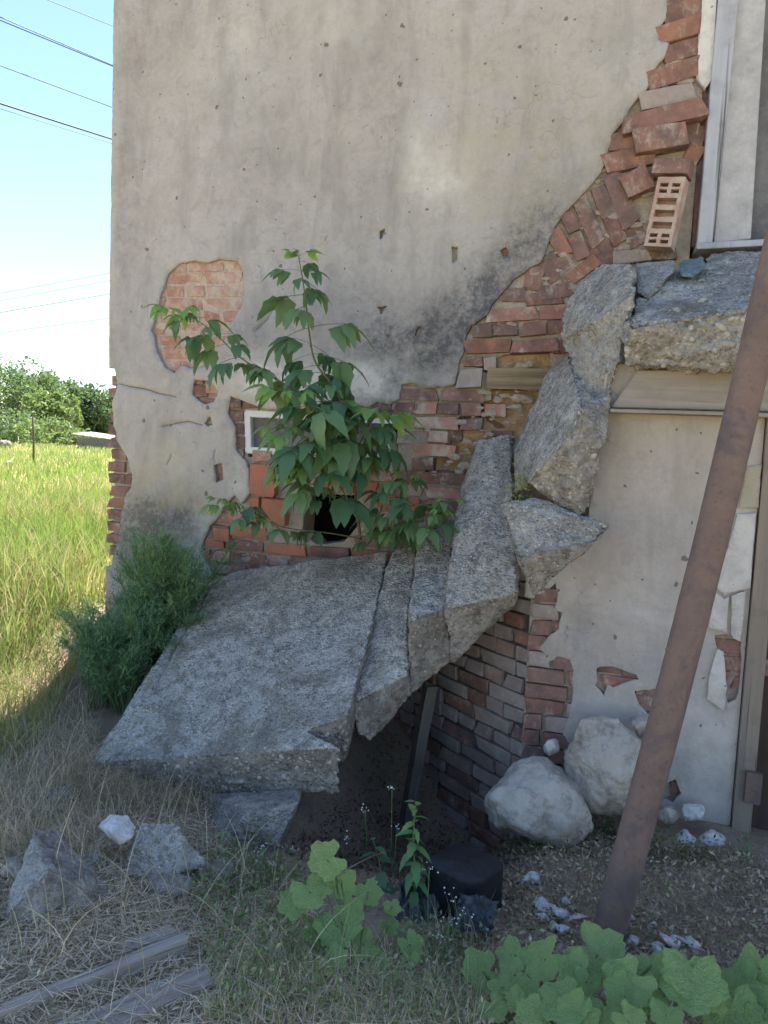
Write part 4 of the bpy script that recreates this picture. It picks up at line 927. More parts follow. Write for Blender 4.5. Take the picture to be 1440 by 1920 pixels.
def bez(pts, n):
    """smooth polyline through points"""
    P = [Vector(p) for p in pts]; out = []
    for i in range(len(P) - 1):
        p0, p1, p2, p3 = P[max(i - 1, 0)], P[i], P[i + 1], P[min(i + 2, len(P) - 1)]
        for k in range(n):
            t = k / n; out.append(.5 * ((2 * p1) + (p2 - p0) * t + (2 * p0 - 5 * p1 + 4 * p2 - p3) * t * t + (3 * p1 - p0 - 3 * p2 + p3) * t ** 3))
    return out + [P[-1]]
def sapling(name, label, branches, root, seed, young=3, lsz=1.0):
    t = thing(name, label, 'sapling', tuple(root)); r = random.Random(seed)
    for bi, (nm, pts, rad, pairs, t0, sz) in enumerate(branches):
        C = [p - Vector(root) for p in bez(pts, 8)]; n = len(C)
        tube(nm, C, [rad * (1 - .75 * i / (n - 1)) for i in range(n)], 7, 'twig', t, True)
        for k in range(pairs):
            f = t0 + (1 - t0) * k / max(1, pairs - 1); i = min(n - 2, int(f * (n - 1))); p = C[i]
            d = (C[i + 1] - C[max(0, i - 1)]).normalized(); az0 = (k % 2) * math.pi / 2 + r.uniform(-.4, .4) + bi
            for s in (0, 1):
                az = az0 + s * math.pi + r.uniform(-.35, .35)
                yg = k >= pairs - young
                sc = sz * lsz * (1.05 - .55 * max(0, f - .75) / .25) * r.uniform(.65, 1.25)
                leaf(t, LEAF[r.randrange(6)], 'leaf_young' if yg and (k == pairs - 1 or r.random() < .5) else 'leaf_maple', p, az, r.uniform(-.35, .25) - (.35 if yg else 0), r.uniform(-.4, .4), sc)
    return t
Ys = -.42
main = [at(676, 1012, -.28), at(668, 940, -.34), at(660, 840, -.40), at(650, 780, Ys), at(622, 722, Ys), at(592, 680, Ys), at(581, 632, Ys), at(573, 561, Ys), at(565, 509, Ys), at(559, 478, Ys)]
sap = sapling('sapling', 'tall box elder sapling with drooping green leaves growing before the small window',
    [('stem', main, .009, 17, .2, 1.12),
     ('branch', [at(655, 815, -.40), at(600, 765, -.46), at(520, 712, -.52), at(450, 670, -.5), at(400, 622, -.48), at(350, 590, -.46), at(318, 578, -.46)], .006, 14, .1, .95),
     ('branch', [at(664, 880, -.38), at(620, 840, -.5), at(580, 822, -.6), at(520, 800, -.62)], .005, 10, .15, 1.1),
     ('branch', [at(662, 860, -.38), at(690, 800, -.5), at(712, 770, -.55)], .004, 6, .35, 1.1),
     ('branch', [at(670, 960, -.32), at(620, 930, -.5), at(590, 895, -.55), at(555, 868, -.6)], .004, 6, .35, 1.0),
     ('branch', [at(655, 800, -.42), at(620, 770, -.52), at(580, 760, -.6), at(530, 730, -.62)], .004, 9, .3, 1.1),
     ('branch', [at(676, 1010, -.30), at(620, 1000, -.45), at(540, 990, -.52), at(470, 968, -.5), at(430, 950, -.48), at(408, 935, -.48)], .004, 7, .3, .72)],
    at(676, 1015, -.28), 4, lsz=1.2)
low = sapling('sapling', 'low spreading sapling with leaves lying over the broken steps right of the tall one',
    [('stem', [at(690, 1020, -.24), at(720, 980, -.4), at(770, 950, -.5), at(850, 940, -.5)], .006, 9, .15, 1.0),
     ('branch', [at(700, 1000, -.3), at(720, 940, -.4), at(740, 900, -.42), at(770, 890, -.42)], .004, 6, .3, .95),
     ('branch', [at(705, 1000, -.3), at(760, 985, -.5), at(800, 970, -.6), at(830, 955, -.62)], .004, 6, .2, .95)],
    at(690, 1022, -.24), 9, young=1)

# round-leaved (mallow) plants
def mallow_leaf(seed, lobes=5):
    r = random.Random(seed); V, Fc = [Vector((0, 0, 0))], []; seg = 40; rings = 4
    for j in range(1, rings + 1):
        f = j / rings
        for k in range(seg):
            a = 2 * math.pi * (k + .5) / seg - math.pi          # notch at -X
            rr = .86 + .08 * math.cos(lobes * a) + .05 * math.cos(15 * a + seed) * (f > .9) + .06 * mn.noise(Vector((math.cos(a), math.sin(a), seed)))
            notch = 1 - .62 * math.exp(-((abs(a) - math.pi) / .33) ** 2)
            rr *= notch; x, y = math.cos(a) * rr * f, math.sin(a) * rr * f
            zz = .06 * f * f + .12 * f * mn.noise(Vector((x * 2, y * 2, seed))) + .04 * f * math.cos(lobes * a) - .06 * abs(y) * f + .03 * mn.noise(Vector((x * 6, y * 6, seed)))
            V.append(Vector((x + .25, y, zz)))
    V[0] = Vector((.25, 0, 0))
    for k in range(seg): Fc.append((0, 1 + k, 1 + (k + 1) % seg))
    for j in range(rings - 1):
        for k in range(seg): Fc.append((1 + j * seg + k, 1 + (j + 1) * seg + k, 1 + (j + 1) * seg + (k + 1) % seg, 1 + j * seg + (k + 1) % seg))
    me = pyd('leaf', V, Fc); me.polygons.foreach_set('use_smooth', [True] * len(me.polygons)); return me
MAL = [mallow_leaf(i, 5 if i % 2 else 6) for i in range(5)]
def mallow(name, label, root, leaves, seed, Y=None):
    """leaves: (px, py, Y, radius px)"""
    t = thing(name, label, 'plant', tuple(root)); r = random.Random(seed)
    tocam = Vector(CAM)
    for (x, y, Yp, rp) in leaves:
        Yp -= .13
        p = at(x, y, Yp); k = (p - tocam).length / F_PX; rad = rp * k * r.uniform(.95, 1.18)
        c = p - Vector(root)
        # petiole
        tube('petiole', bez([Vector((r.uniform(-.01, .01), r.uniform(-.01, .01), 0)), c * .55 + Vector((0, 0, -.02)), c], 5), .0028, 6, 'stalk', t, False)
        v = (tocam - p).normalized(); nrm = (v * .8 + Vector((r.uniform(-.65, .65), r.uniform(-.2, .2), .65 + r.uniform(-.3, .3)))).normalized()
        ang = r.uniform(-2.4, -.6)
        xx = Vector((math.cos(ang), 0, math.sin(ang))); xx = (xx - nrm * xx.dot(nrm)).normalized(); yy = nrm.cross(xx)
        k2 = MAL[r.randrange(5)]; key = (k2.name, 'leaf_mallow')
        if key not in _lm: m2 = k2.copy(); m2.materials.clear(); m2.materials.append(M['leaf_mallow']); _lm[key] = m2
        o = bpy.data.objects.new('leaf', _lm[key]); COL.objects.link(o); o.parent = t
        o.matrix_local = Matrix(((xx.x, yy.x, nrm.x, c.x), (xx.y, yy.y, nrm.y, c.y), (xx.z, yy.z, nrm.z, c.z), (0, 0, 0, 1))) @ Matrix.Scale(rad, 4) @ Matrix.Translation((-.25, 0, 0))
    return t
mallow('round_leaved_plant', 'round-leaved green plant standing in front of the dark pit', gp(665, 1830),
       [(614, 1612, -1.92, 38), (580, 1672, -1.98, 36), (552, 1690, -2.0, 32), (610, 1660, -1.95, 22), (640, 1650, -1.9, 33), (690, 1672, -1.86, 28), (655, 1705, -1.95, 28), (632, 1735, -2.0, 38), (592, 1745, -2.0, 26), (590, 1785, -2.02, 28),
        (682, 1770, -1.98, 28), (622, 1800, -2.08, 28), (648, 1845, -2.1, 24), (680, 1838, -2.08, 20), (715, 1828, -2.05, 30), (655, 1800, -2.05, 20), (735, 1700, -1.85, 16), (730, 1735, -1.88, 18), (770, 1770, -1.95, 22), (770, 1800, -2.0, 18), (628, 1630, -1.9, 14), (700, 1800, -2.0, 22)], 3)
mallow('round_leaved_plant', 'broad-leaved green plant covering the foot of the rusty pipe', gp(1050, 1930),
       [(905, 1822, -1.98, 38), (965, 1790, -1.92, 30), (965, 1828, -1.98, 28), (1022, 1798, -1.95, 42), (1120, 1790, -1.92, 48), (1085, 1826, -2.0, 34), (1100, 1840, -2.02, 22), (1060, 1880, -2.12, 46), (1085, 1900, -2.14, 38), (1180, 1840, -2.02, 46), (1172, 1868, -2.06, 40), (1222, 1810, -1.95, 28), (1222, 1860, -2.02, 30),
        (1290, 1822, -1.98, 42), (1300, 1840, -2.0, 46), (1005, 1860, -2.05, 24), (975, 1876, -2.1, 22), (925, 1890, -2.12, 28), (1000, 1905, -2.15, 30), (1130, 1905, -2.12, 30), (1250, 1905, -2.1, 26), (1180, 1915, -2.14, 30), (940, 1850, -2.04, 24), (1330, 1860, -2.0, 28)], 5)
mallow('round_leaved_plant', 'broad-leaved green plant cut off by the lower right corner', gp(1430, 1940),
       [(1400, 1850, -1.9, 42), (1425, 1815, -1.86, 38), (1380, 1895, -1.98, 40), (1440, 1890, -1.95, 40), (1462, 1840, -1.85, 36), (1350, 1925, -2.02, 28), (1420, 1930, -2.02, 34)], 7)

# upright leafy weeds
def simple_leaf(seed, W=.3):
    V, Fc = [], []
    leaflet(V, Fc, (0, 0, 0), (1, 0, .05), (0, 0, 1), 1.0, W, .45, 7, .10, .22, seed)
    me = pyd('leaf', V, Fc); me.polygons.foreach_set('use_smooth', [True] * len(me.polygons)); return me
SL = [simple_leaf(i, .24 + .04 * (i % 3)) for i in range(4)]
def weed(name, label, pts, n, size, seed, mat='leaf_weed', top='leaf_young', rad=.004, cat='weed'):
    C = bez(pts, 8); root = C[0].copy(); C = [p - root for p in C]; t = thing(name, label, cat, tuple(root)); r = random.Random(seed)
    tube('stem', C, [rad * (1 - .6 * i / (len(C) - 1)) for i in range(len(C))], 7, 'stalk', t)
    for k in range(n):
        f = .15 + .85 * k / (n - 1); p = C[min(len(C) - 1, int(f * (len(C) - 1)))]
        leaf(t, SL[r.randrange(4)], top if f > .82 else mat, p, k * 2.4 + r.uniform(-.3, .3), r.uniform(-.1, .55) - .5 * (f > .85), r.uniform(-.3, .3), size * (1.1 - .6 * f * f) * r.uniform(.8, 1.15))
    return t
weed('leafy_weed', 'upright green leafy weed rising from the pit left of the black tub', [gp(775, 1712), at(778, 1640, -1.72), at(775, 1570, -1.72), at(780, 1505, -1.72)], 26, .075, 2)
weed('leafy_weed', 'dark spindly weed growing in the shaded pit under the slab', [gp(715, 1672), at(712, 1620, -1.6), at(700, 1575, -1.6)], 7, .085, 3, 'leaf_maple', 'leaf_maple')
weed('leafy_weed', 'small green weed at the foot of the basement door', [gp(1400, 1640), at(1402, 1600, -.98), at(1398, 1560, -.98)], 14, .05, 5, 'leaf_maple')
weed('leafy_weed', 'bright single-stemmed weed in dry grass below the grey stones', [gp(400, 1800), at(402, 1770, -2.05), at(405, 1735, -2.05)], 8, .06, 6, 'leaf_young')

# ------------------------------------------------------------------ blade and leaf masses (uncountable)
def blades(name, roots, hgt, width, lean, pal, seed, mat='leafcol', curve=.5, parent=None, kind='stuff', label=None, cat=None, seg=3, dirs=None, pal_w=None):
    rs = np.random.RandomState(seed); n = len(roots); roots = np.asarray(roots, float)
    hgt = np.asarray(hgt) * np.ones(n); width = np.asarray(width) * np.ones(n)
    az = rs.uniform(0, 2 * np.pi, n); ld = np.stack([np.cos(az), np.sin(az), np.zeros(n)], 1)
    ln = lean * rs.uniform(.1, 1.0, n)
    d0 = np.stack([np.zeros(n), np.zeros(n), np.ones(n)], 1) if dirs is None else dirs
    wa = rs.uniform(0, np.pi, n); wd = np.stack([np.cos(wa), np.sin(wa), np.zeros(n)], 1)
    V = []
    for i in range(seg + 1):
        t = i / seg
        c = roots + d0 * (hgt * t * (1 - .25 * curve * t))[:, None] + ld * (hgt * ln * (t * .4 + t * t * .9))[:, None]
        c[:, 2] -= hgt * ln * ln * t * t * curve
        w = width * (1 - t) ** .7
        if i < seg: V.append(c - wd * w[:, None] / 2); V.append(c + wd * w[:, None] / 2)
        else: V.append(c)
    k = 2 * seg + 1; V = np.stack(V, 1).reshape(-1, 3); base = np.arange(n)[:, None] * k
    loops = []; tot = []
    quads = np.concatenate([base + np.array([2 * i, 2 * i + 1, 2 * i + 3, 2 * i + 2]) for i in range(seg - 1)], 0) if seg > 1 else np.zeros((0, 4), int)
    tris = base + np.array([2 * seg - 2, 2 * seg - 1, 2 * seg])
    loops = np.concatenate([quads.ravel(), tris.ravel()]); tot = np.concatenate([np.full(len(quads), 4), np.full(len(tris), 3)])
    starts = np.concatenate([[0], np.cumsum(tot)[:-1]])
    me = np_mesh(name, V, loops, starts, tot)
    pal = np.array(pal); pick = rs.choice(len(pal), n, p=pal_w); c = pal[pick] * rs.uniform(.75, 1.25, (n, 1))
    cattr(me, 'col', np.repeat(c, k, 0))
    return put(name, me, M[mat], parent, label=label, cat=cat, kind=kind)
def tufts(name, centers, nrm, size, pal, seed, mat='leafcol', parent=None, kind='stuff', label=None, cat=None, aspect=.5, pal_w=None):
    """many small leaf-shaped faces at given centres"""
    rs = np.random.RandomState(seed); n = len(centers); c = np.asarray(centers, float)
    a = rs.normal(size=(n, 3)); a /= np.linalg.norm(a, axis=1)[:, None]
    b = rs.normal(size=(n, 3)) + (nrm if nrm is not None else 0); b = b - a * (a * b).sum(1)[:, None]; b /= np.linalg.norm(b, axis=1)[:, None]
    s = np.asarray(size) * rs.uniform(.6, 1.3, n); a = a * s[:, None]; b = b * (s * aspect)[:, None]
    mid = np.cross(a, b); mid /= (np.linalg.norm(mid, axis=1)[:, None] + 1e-9); mid = mid * (s * .18)[:, None]
    V = np.stack([c - a, c - b * .9 + mid * .6 - a * .1, c + a, c + b * .9 + mid * .6 - a * .1, ], 1).reshape(-1, 3)
    base = np.arange(n)[:, None] * 4; tr = np.concatenate([base + np.array([0, 1, 2]), base + np.array([0, 2, 3])], 0)
    me = np_mesh(name, V, tr.ravel(), np.arange(len(tr)) * 3, np.full(len(tr), 3))
    pal = np.array(pal); pick = rs.choice(len(pal), n, p=pal_w); cc = pal[pick] * rs.uniform(.75, 1.25, (n, 1))
    cattr(me, 'col', np.repeat(cc, 4, 0))
    return put(name, me, M[mat], parent, label=label, cat=cat, kind=kind)
rs = np.random.RandomState(77)
tufts('moss', mq, np.array((-.4, -.5, 1)), .008, [(.22, .26, .08), (.30, .32, .11)], 91, 'leafcol', label='small tuft of yellow-green moss in the joint of the broken steps', cat='moss')
G1, G2, G3, D1, D2, D3 = (.25, .34, .085), (.17, .26, .06), (.34, .37, .12), (.48, .39, .21), (.38, .30, .17), (.29, .225, .135)
def scatter(n, poly, seed, dens=None):
    r = np.random.RandomState(seed); P = np.array(poly); lo, hi = P.min(0), P.max(0); out = []
    while len(out) < n:
        q = r.uniform(lo, hi, (n, 2)); q = q[inside(q, poly)]
        out += [tuple(v) for v in q]
    return [(x, y, gz(x, y) - .005) for x, y in out[:n]]
def gpoly(l): return [tuple(gp(x, y).xy) for x, y in l]

# sunlit field: dense near, sparser and coarser with distance
near = scatter(19000, [(-1.9, .3), (-1.85, -.6), (-1.62, -1.0), (-2.6, -1.9), (-6, 1), (-6, 5), (-1.9, 5)], 1)
nn = np.array(near); h = rs.uniform(.08, .28, len(nn)) * (1 + .5 * np.array([mn.noise(Vector((p[0] * 1.5, p[1] * 1.5, 0))) for p in near]))
blades('field_grass', near, h, .007, .55, [G1, G2, G3, D1, D2], 2, label='tall sunlit meadow grass beside the house', cat='grass', pal_w=[.36, .18, .26, .14, .06])
edge = scatter(5200, [(-1.85, .0), (-1.5, -.75), (-1.2, -1.35), (-1.35, -1.9), (-2.4, -1.9), (-2.6, .2)], 21)
e_ = np.array(edge); blades('field_grass', edge, rs.uniform(.08, .3, len(edge)), .005, .7, [G1, G3, D1, D2, G2], 22, label='ragged grass along the edge of the house shadow', cat='grass', pal_w=[.2, .2, .3, .2, .1])
midf = []
r_ = np.random.RandomState(5)
while len(midf) < 30000:
    d = 4.0 * (60 / 4.0) ** r_.uniform(0, 1); a = r_.uniform(-.62, -.06) - YAW * 0
    p = CAM[:2] + d * (_h[:2] * math.cos(a) + _r0[:2] * math.sin(a))
    if p[0] < -1.95 - .12 * max(0, p[1]) * 0 and not (p[0] > XL - .1 and 0 < p[1] < 7.2): midf.append((p[0], p[1], gz(p[0], p[1]), d))
midf = np.array(midf)
cl = np.array([mn.noise(Vector((p[0] * .35, p[1] * .35, 0))) for p in midf])
for nm, sel, pal, w, hh, lab in (('field_grass', cl > .0, [G1, G3, G2, D1], [.42, .32, .16, .10], .26, 'green meadow grass in the sunlit middle of the field'), ('dry_meadow', cl <= .0, [(.58, .46, .28), D1, G3, G1], [.3, .2, .28, .22], .3, 'straw-coloured dry meadow grass farther out in the field')):
    q = midf[sel]; blades(nm, q[:, :3], hh * (.7 + .6 * r_.uniform(size=len(q))) * (1 + q[:, 3] * .004), .006 + q[:, 3] * .0011, .5, pal, 8, label=lab, cat='grass', pal_w=w, seg=2)

tall = scatter(90, [(-1.9, .4), (-1.95, -.5), (-2.6, -.6), (-4.5, 2), (-4.0, 5), (-2.0, 4)], 71)
blades('seed_stalks', tall, rs.uniform(.3, .62, len(tall)), .009, .25, [(.40, .24, .14), (.52, .38, .20), (.34, .28, .12)], 72, 'drycol', .3, label='tall reddish seed stalks standing in the meadow beside the house', cat='stalks', seg=5)
# dry grass in the shade round the slab and rubble
dry = scatter(5200, gpoly([(-80, 1330), (60, 1300), (170, 1330), (190, 1400), (150, 1440), (260, 1540), (180, 1640), (-80, 1640)]), 3)
blades('dry_grass', dry, rs.uniform(.06, .22, len(dry)), .0032, 1.0, [(.74, .62, .44), (.64, .52, .36), (.52, .42, .30), (.30, .28, .15)], 4, 'drycol', .8, label='matted dry grass left of the slab', cat='grass')
dry2 = scatter(5000, gpoly([(-80, 1640), (200, 1640), (420, 1600), (560, 1640), (600, 1930), (380, 1930), (390, 1830), (330, 1740), (-80, 1860)]), 6)
blades('dry_grass', dry2, rs.uniform(.02, .08, len(dry2)), .0026, 1.1, [(.74, .62, .44), (.64, .52, .36), (.52, .42, .30), (.22, .25, .12)], 5, 'drycol', .8, label='thin dry grass among the planks and rubble', cat='grass')
dry3 = scatter(3000, gpoly([(380, 1930), (420, 1840), (560, 1760), (760, 1860), (900, 1850), (900, 1935)]), 7)
blades('dry_grass', dry3, rs.uniform(.03, .12, len(dry3)), .0026, .8, [(.74, .62, .44), (.64, .52, .36), G1, (.52, .42, .30), (.26, .31, .13)], 9, 'drycol', .7, label='mixed dry stalks along the bottom edge beside the round-leaved plant', cat='grass')
stalk = scatter(190, gpoly([(20, 1460), (250, 1480), (430, 1620), (560, 1720), (700, 1900), (330, 1920), (0, 1900)]), 8)
blades('dry_stalks', stalk, rs.uniform(.15, .38, len(stalk)), .0035, .9, [(.66, .55, .38), (.58, .48, .30)], 10, 'drycol', .6, label='long pale bent grass stalks over the rubble', cat='grass', seg=6)
lf = scatter(14000, gpoly([(-80, 1420), (150, 1440), (280, 1480), (420, 1500), (560, 1600), (600, 1930), (-80, 1930), (-80, 1700)]), 31)
lf = np.array(lf); lf[:, 2] += np.abs(rs.normal(0, .012, len(lf)))
tufts('straw_litter', lf, np.array((0, -.2, 1.4)), .011, [(.62, .52, .38), (.50, .41, .30), (.70, .60, .45), (.38, .31, .23), (.34, .35, .20)], 32, 'drycol', label='straw and dead leaf litter on the soil among the rubble at the left', cat='litter', aspect=.3)
fr = scatter(1500, gpoly([(100, 1420), (200, 1450), (330, 1490), (420, 1500), (420, 1540), (250, 1530), (100, 1500)]), 33)
blades('dry_grass', fr, rs.uniform(.05, .2, len(fr)), .0026, .9, [(.58, .48, .32), (.48, .38, .25), D3], 34, 'drycol', .7, label='dry grass standing along the front edge of the slab', cat='grass', seg=4)
def lying(name, poly, n, seed, label, pal, L=(.05, .16), w=.003, up=.10):
    P_ = np.array(scatter(n, poly, seed)); r = np.random.RandomState(seed); P_[:, 2] += r.uniform(.0, .03, n); az = r.uniform(0, 6.28, n)
    dd = np.stack([np.cos(az), np.sin(az), r.uniform(-.02, up, n)], 1)
    return blades(name, P_, r.uniform(L[0], L[1], n), w, .25, pal, seed + 1, 'drycol', .1, label=label, cat='straw', dirs=dd)
STR = [(.80, .68, .48), (.70, .58, .41), (.60, .49, .35), (.74, .58, .42)]
lying('straw_mat', gpoly([(-80, 1350), (60, 1320), (170, 1400), (280, 1500), (400, 1520), (430, 1640), (380, 1720), (-80, 1760)]), 5200, 51, 'pale flattened straw heaped round the rubble at the left', STR)
lying('straw_mat', gpoly([(-80, 1760), (380, 1720), (560, 1640), (640, 1800), (900, 1850), (900, 1940), (-80, 1940)]), 5200, 53, 'pale flattened straw along the bottom among planks and weeds', STR, (.04, .13))
lying('straw_mat', gpoly([(930, 1600), (1110, 1590), (1370, 1620), (1500, 1680), (1500, 1960), (930, 1960), (960, 1700)]), 2600, 55, 'flattened brown straw round the foot of the pipe', [(.58, .46, .33), (.48, .38, .27), (.66, .54, .38)], (.03, .10), .0025)
# green ground cover with tiny flowers under the slab
gc = scatter(2600, gpoly([(320, 1610), (430, 1590), (560, 1620), (600, 1680), (560, 1760), (640, 1900), (400, 1900), (360, 1700)]), 9)
g = np.array(gc); g[:, 2] += np.abs(rs.normal(0, .045, len(g)))
tufts('ground_cover', g, np.array((0, -.5, 1.2)), .010, [(.27, .36, .15), (.36, .41, .19), (.20, .28, .12), (.52, .43, .27)], 12, label='low green weeds with tiny flowers below the slab', cat='ground cover')
gst = g[::6].copy(); gst[:, 2] = [gz(p[0], p[1]) for p in gst]
blades('weed_stems', gst, rs.uniform(.04, .13, len(gst)), .0022, .5, [(.15, .18, .07), D2], 13, 'leafcol', .4, label='fine green stems of the low weeds below the slab', cat='weeds')
wd = scatter(2200, gpoly([(745, 1745), (800, 1740), (900, 1750), (920, 1800), (880, 1930), (700, 1930)]), 41)
w_ = np.array(wd); w_[:, 2] += np.abs(rs.normal(0, .03, len(w_)))
tufts('small_weeds', w_, np.array((0, -.5, 1.2)), .009, [(.30, .36, .20), (.38, .38, .24), (.24, .30, .15), (.52, .44, .30), (.40, .33, .24)], 42, label='grey-green small weeds in front of the black tub', cat='weeds')
wst = scatter(320, gpoly([(740, 1740), (900, 1740), (930, 1800), (880, 1930), (700, 1930)]), 43)
blades('small_weeds', wst, rs.uniform(.05, .17, len(wst)), .0022, .6, [(.30, .34, .17), (.60, .50, .34)], 44, 'leafcol', .5, label='thin stems standing among the small weeds before the tub', cat='weeds', seg=4)
# dry creeping litter at the right
lit = scatter(11000, gpoly([(930, 1560), (1110, 1560), (1230, 1590), (1370, 1600), (1500, 1660), (1500, 1960), (900, 1960), (900, 1760), (960, 1700), (930, 1640)]), 10)
l = np.array(lit); l[:, 2] += np.abs(rs.normal(0, .022, len(l)))
tufts('dry_litter', l, np.array((0, -.3, 1.5)), .0105, [(.58, .46, .33), (.46, .36, .26), (.66, .55, .40), (.32, .33, .17), (.32, .26, .19)], 14, 'drycol', label='brown dry creeping weeds and litter in front of the plastered wall', cat='litter')
l2 = scatter(2400, gpoly([(930, 1560), (1110, 1560), (1370, 1600), (1500, 1660), (1500, 1960), (900, 1960), (960, 1700)]), 11)
blades('dry_litter', l2, rs.uniform(.02, .09, len(l2)), .002, 1.2, [(.56, .45, .31), (.46, .36, .25), (.24, .27, .13)], 15, 'drycol', .9, label='short brown stalks standing in the litter round the pipe', cat='litter')
moss = []
rb = np.random.RandomState(3)
for (x, y, w, hpx, n) in ((1010, 1585, 110, 26, 700), (1130, 1560, 60, 40, 420), (1300, 1610, 70, 20, 300), (1220, 1590, 50, 30, 300)):
    for _ in range(n):
        p = gp(x + rb.normal() * w * .5, y + rb.normal() * hpx * .5); moss.append((p.x, p.y, p.z + abs(rb.normal()) * .035))
tufts('creeping_weeds', moss, np.array((0, -.5, 1.2)), .009, [(.15, .17, .075), (.20, .17, .10), (.12, .13, .065), (.25, .21, .13)], 16, 'leafcol', label='olive creeping weeds round the feet of the boulders', cat='weeds')
# pit litter: dark debris
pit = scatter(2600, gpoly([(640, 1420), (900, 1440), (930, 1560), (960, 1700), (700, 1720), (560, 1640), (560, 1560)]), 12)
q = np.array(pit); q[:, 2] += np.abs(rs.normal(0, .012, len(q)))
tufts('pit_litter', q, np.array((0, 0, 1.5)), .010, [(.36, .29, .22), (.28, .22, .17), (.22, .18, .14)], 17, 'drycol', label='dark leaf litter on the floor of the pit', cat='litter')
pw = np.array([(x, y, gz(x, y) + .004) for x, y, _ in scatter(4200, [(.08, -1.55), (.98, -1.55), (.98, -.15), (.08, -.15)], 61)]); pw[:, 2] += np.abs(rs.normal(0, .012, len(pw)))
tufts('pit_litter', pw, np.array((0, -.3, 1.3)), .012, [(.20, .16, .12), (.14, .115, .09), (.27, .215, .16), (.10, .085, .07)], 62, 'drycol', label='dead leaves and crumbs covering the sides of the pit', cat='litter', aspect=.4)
# tiny white flower heads on stalks
def flowers(name, label, spots_px, seed):
    r = random.Random(seed); t = thing(name, label, 'flowers', tuple(gp(*spots_px[0][:2])))
    root = Vector(t.location); V, Fc = [], []; col = []
    bm = bmesh.new(); bmesh.ops.create_icosphere(bm, subdivisions=1, radius=1); bv = [v.co.copy() for v in bm.verts]; bf = [[v.index for v in f.verts] for f in bm.faces]; bm.free()
    for (x, y, hx, hy, Y) in spots_px:
        b0 = gp(x, y); top = at(hx, hy, Y)
        tube('stem', [p - root for p in bez([b0, b0.lerp(top, .5) + Vector((r.uniform(-.01, .01), 0, 0)), top], 5)], .0014, 5, 'stalk', t, False)
        for _ in range(7):
            c = top - root + Vector((r.gauss(0, .014), r.gauss(0, .01), r.gauss(0, .010))); s = r.uniform(.0015, .0032); s0 = len(V)
            V += [c + v * s for v in bv]; Fc += [[i + s0 for i in f] for f in bf]
    put('flower_heads', pyd('flower_heads', V, Fc), M['white'], t, kind='stuff', smooth=True)
flowers('white_flowers', 'sprays of tiny white flowers on thin stalks before the black tub', [(806, 1790, 805, 1625, -1.85), (860, 1780, 852, 1682, -1.9), (830, 1800, 840, 1730, -1.95), (835, 1800, 868, 1712, -1.92), (815, 1810, 822, 1760, -2.0)], 3)
flowers('white_flowers', 'sprays of tiny white flowers rising in the dark pit under the slab edge', [(650, 1640, 645, 1570, -1.65), (690, 1640, 685, 1520, -1.6), (730, 1650, 735, 1480, -1.6), (740, 1660, 745, 1555, -1.62), (690, 1660, 700, 1655, -1.75)], 4)
flowers('white_flowers', 'sprays of tiny white flowers at the left side of the pit below the block', [(500, 1680, 495, 1590, -1.75), (520, 1680, 515, 1620, -1.75), (470, 1680, 480, 1600, -1.72), (440, 1700, 440, 1640, -1.8)], 5)

# feathery shrub at the house corner
def feathery(name, label, root, tips, seed):
    t = thing(name, label, 'shrub', tuple(root)); r = random.Random(seed); roots = []; dirs = []; hg = []; tone = []
    for (tp, pale) in tips:
        b0 = Vector(root) + Vector((r.uniform(-.12, .12), r.uniform(-.08, .08), 0)); C = bez([b0, b0.lerp(tp, .5) + Vector((r.uniform(-.04, .04), r.uniform(-.04, .04), .06)), tp], 8)
        tube('stem', [p - Vector(root) for p in C], .003, 5, 'stalk', t, False)
        for i in range(5, len(C)):
            d = (C[i] - C[i - 1]).normalized()
            for _ in range(7):
                q = C[i].lerp(C[i - 1], r.random()); v = (d * .5 + Vector((r.gauss(0, .6), r.gauss(0, .6), r.gauss(.15, .4)))).normalized(); L = r.uniform(.04, .10)
                for k in range(7):
                    w = q + v * (L * (k + 1) / 7); vv = (v + Vector((r.gauss(0, .7), r.gauss(0, .7), r.gauss(0, .6)))).normalized()
                    roots.append(w - Vector(root)); dirs.append(vv); hg.append(r.uniform(.015, .034)); tone.append(pale and i > len(C) - 5)
    tone = np.array(tone); roots = np.array(roots); dirs = np.array(dirs); hg = np.array(hg)
    for sel, pal, s in ((~tone, [(.16, .28, .15), (.125, .23, .125), (.20, .32, .16)], 1), (tone, [(.22, .33, .14), (.26, .36, .16)], 2)):
        if sel.any(): blades('foliage', roots[sel], hg[sel], .0055, .3, pal, seed + s, 'leafcol', .3, t, None, seg=2, dirs=dirs[sel])
    return t
R = random.Random(8)
tips = []
for _ in range(170):
    x = R.gauss(308, 46); y = R.uniform(1000, 1210); tips.append((at(x, y, R.uniform(-.75, -.12)), R.random() < .2))
tips = [q for q in tips if q[0].x > -1.9]
feathery('feathery_shrub', 'bushy feathery green shrub in the corner between wall and slab', at(305, 1250, -.35), tips, 3)
tips = []
for _ in range(70):
    x = R.gauss(200, 42); y = R.uniform(1140, 1280); tips.append((at(x, y, R.uniform(-1.0, -.5)), R.random() < .08))
feathery('feathery_shrub', 'lower dark feathery shrub spilling left into the grass', at(215, 1330, -.78), tips, 6)

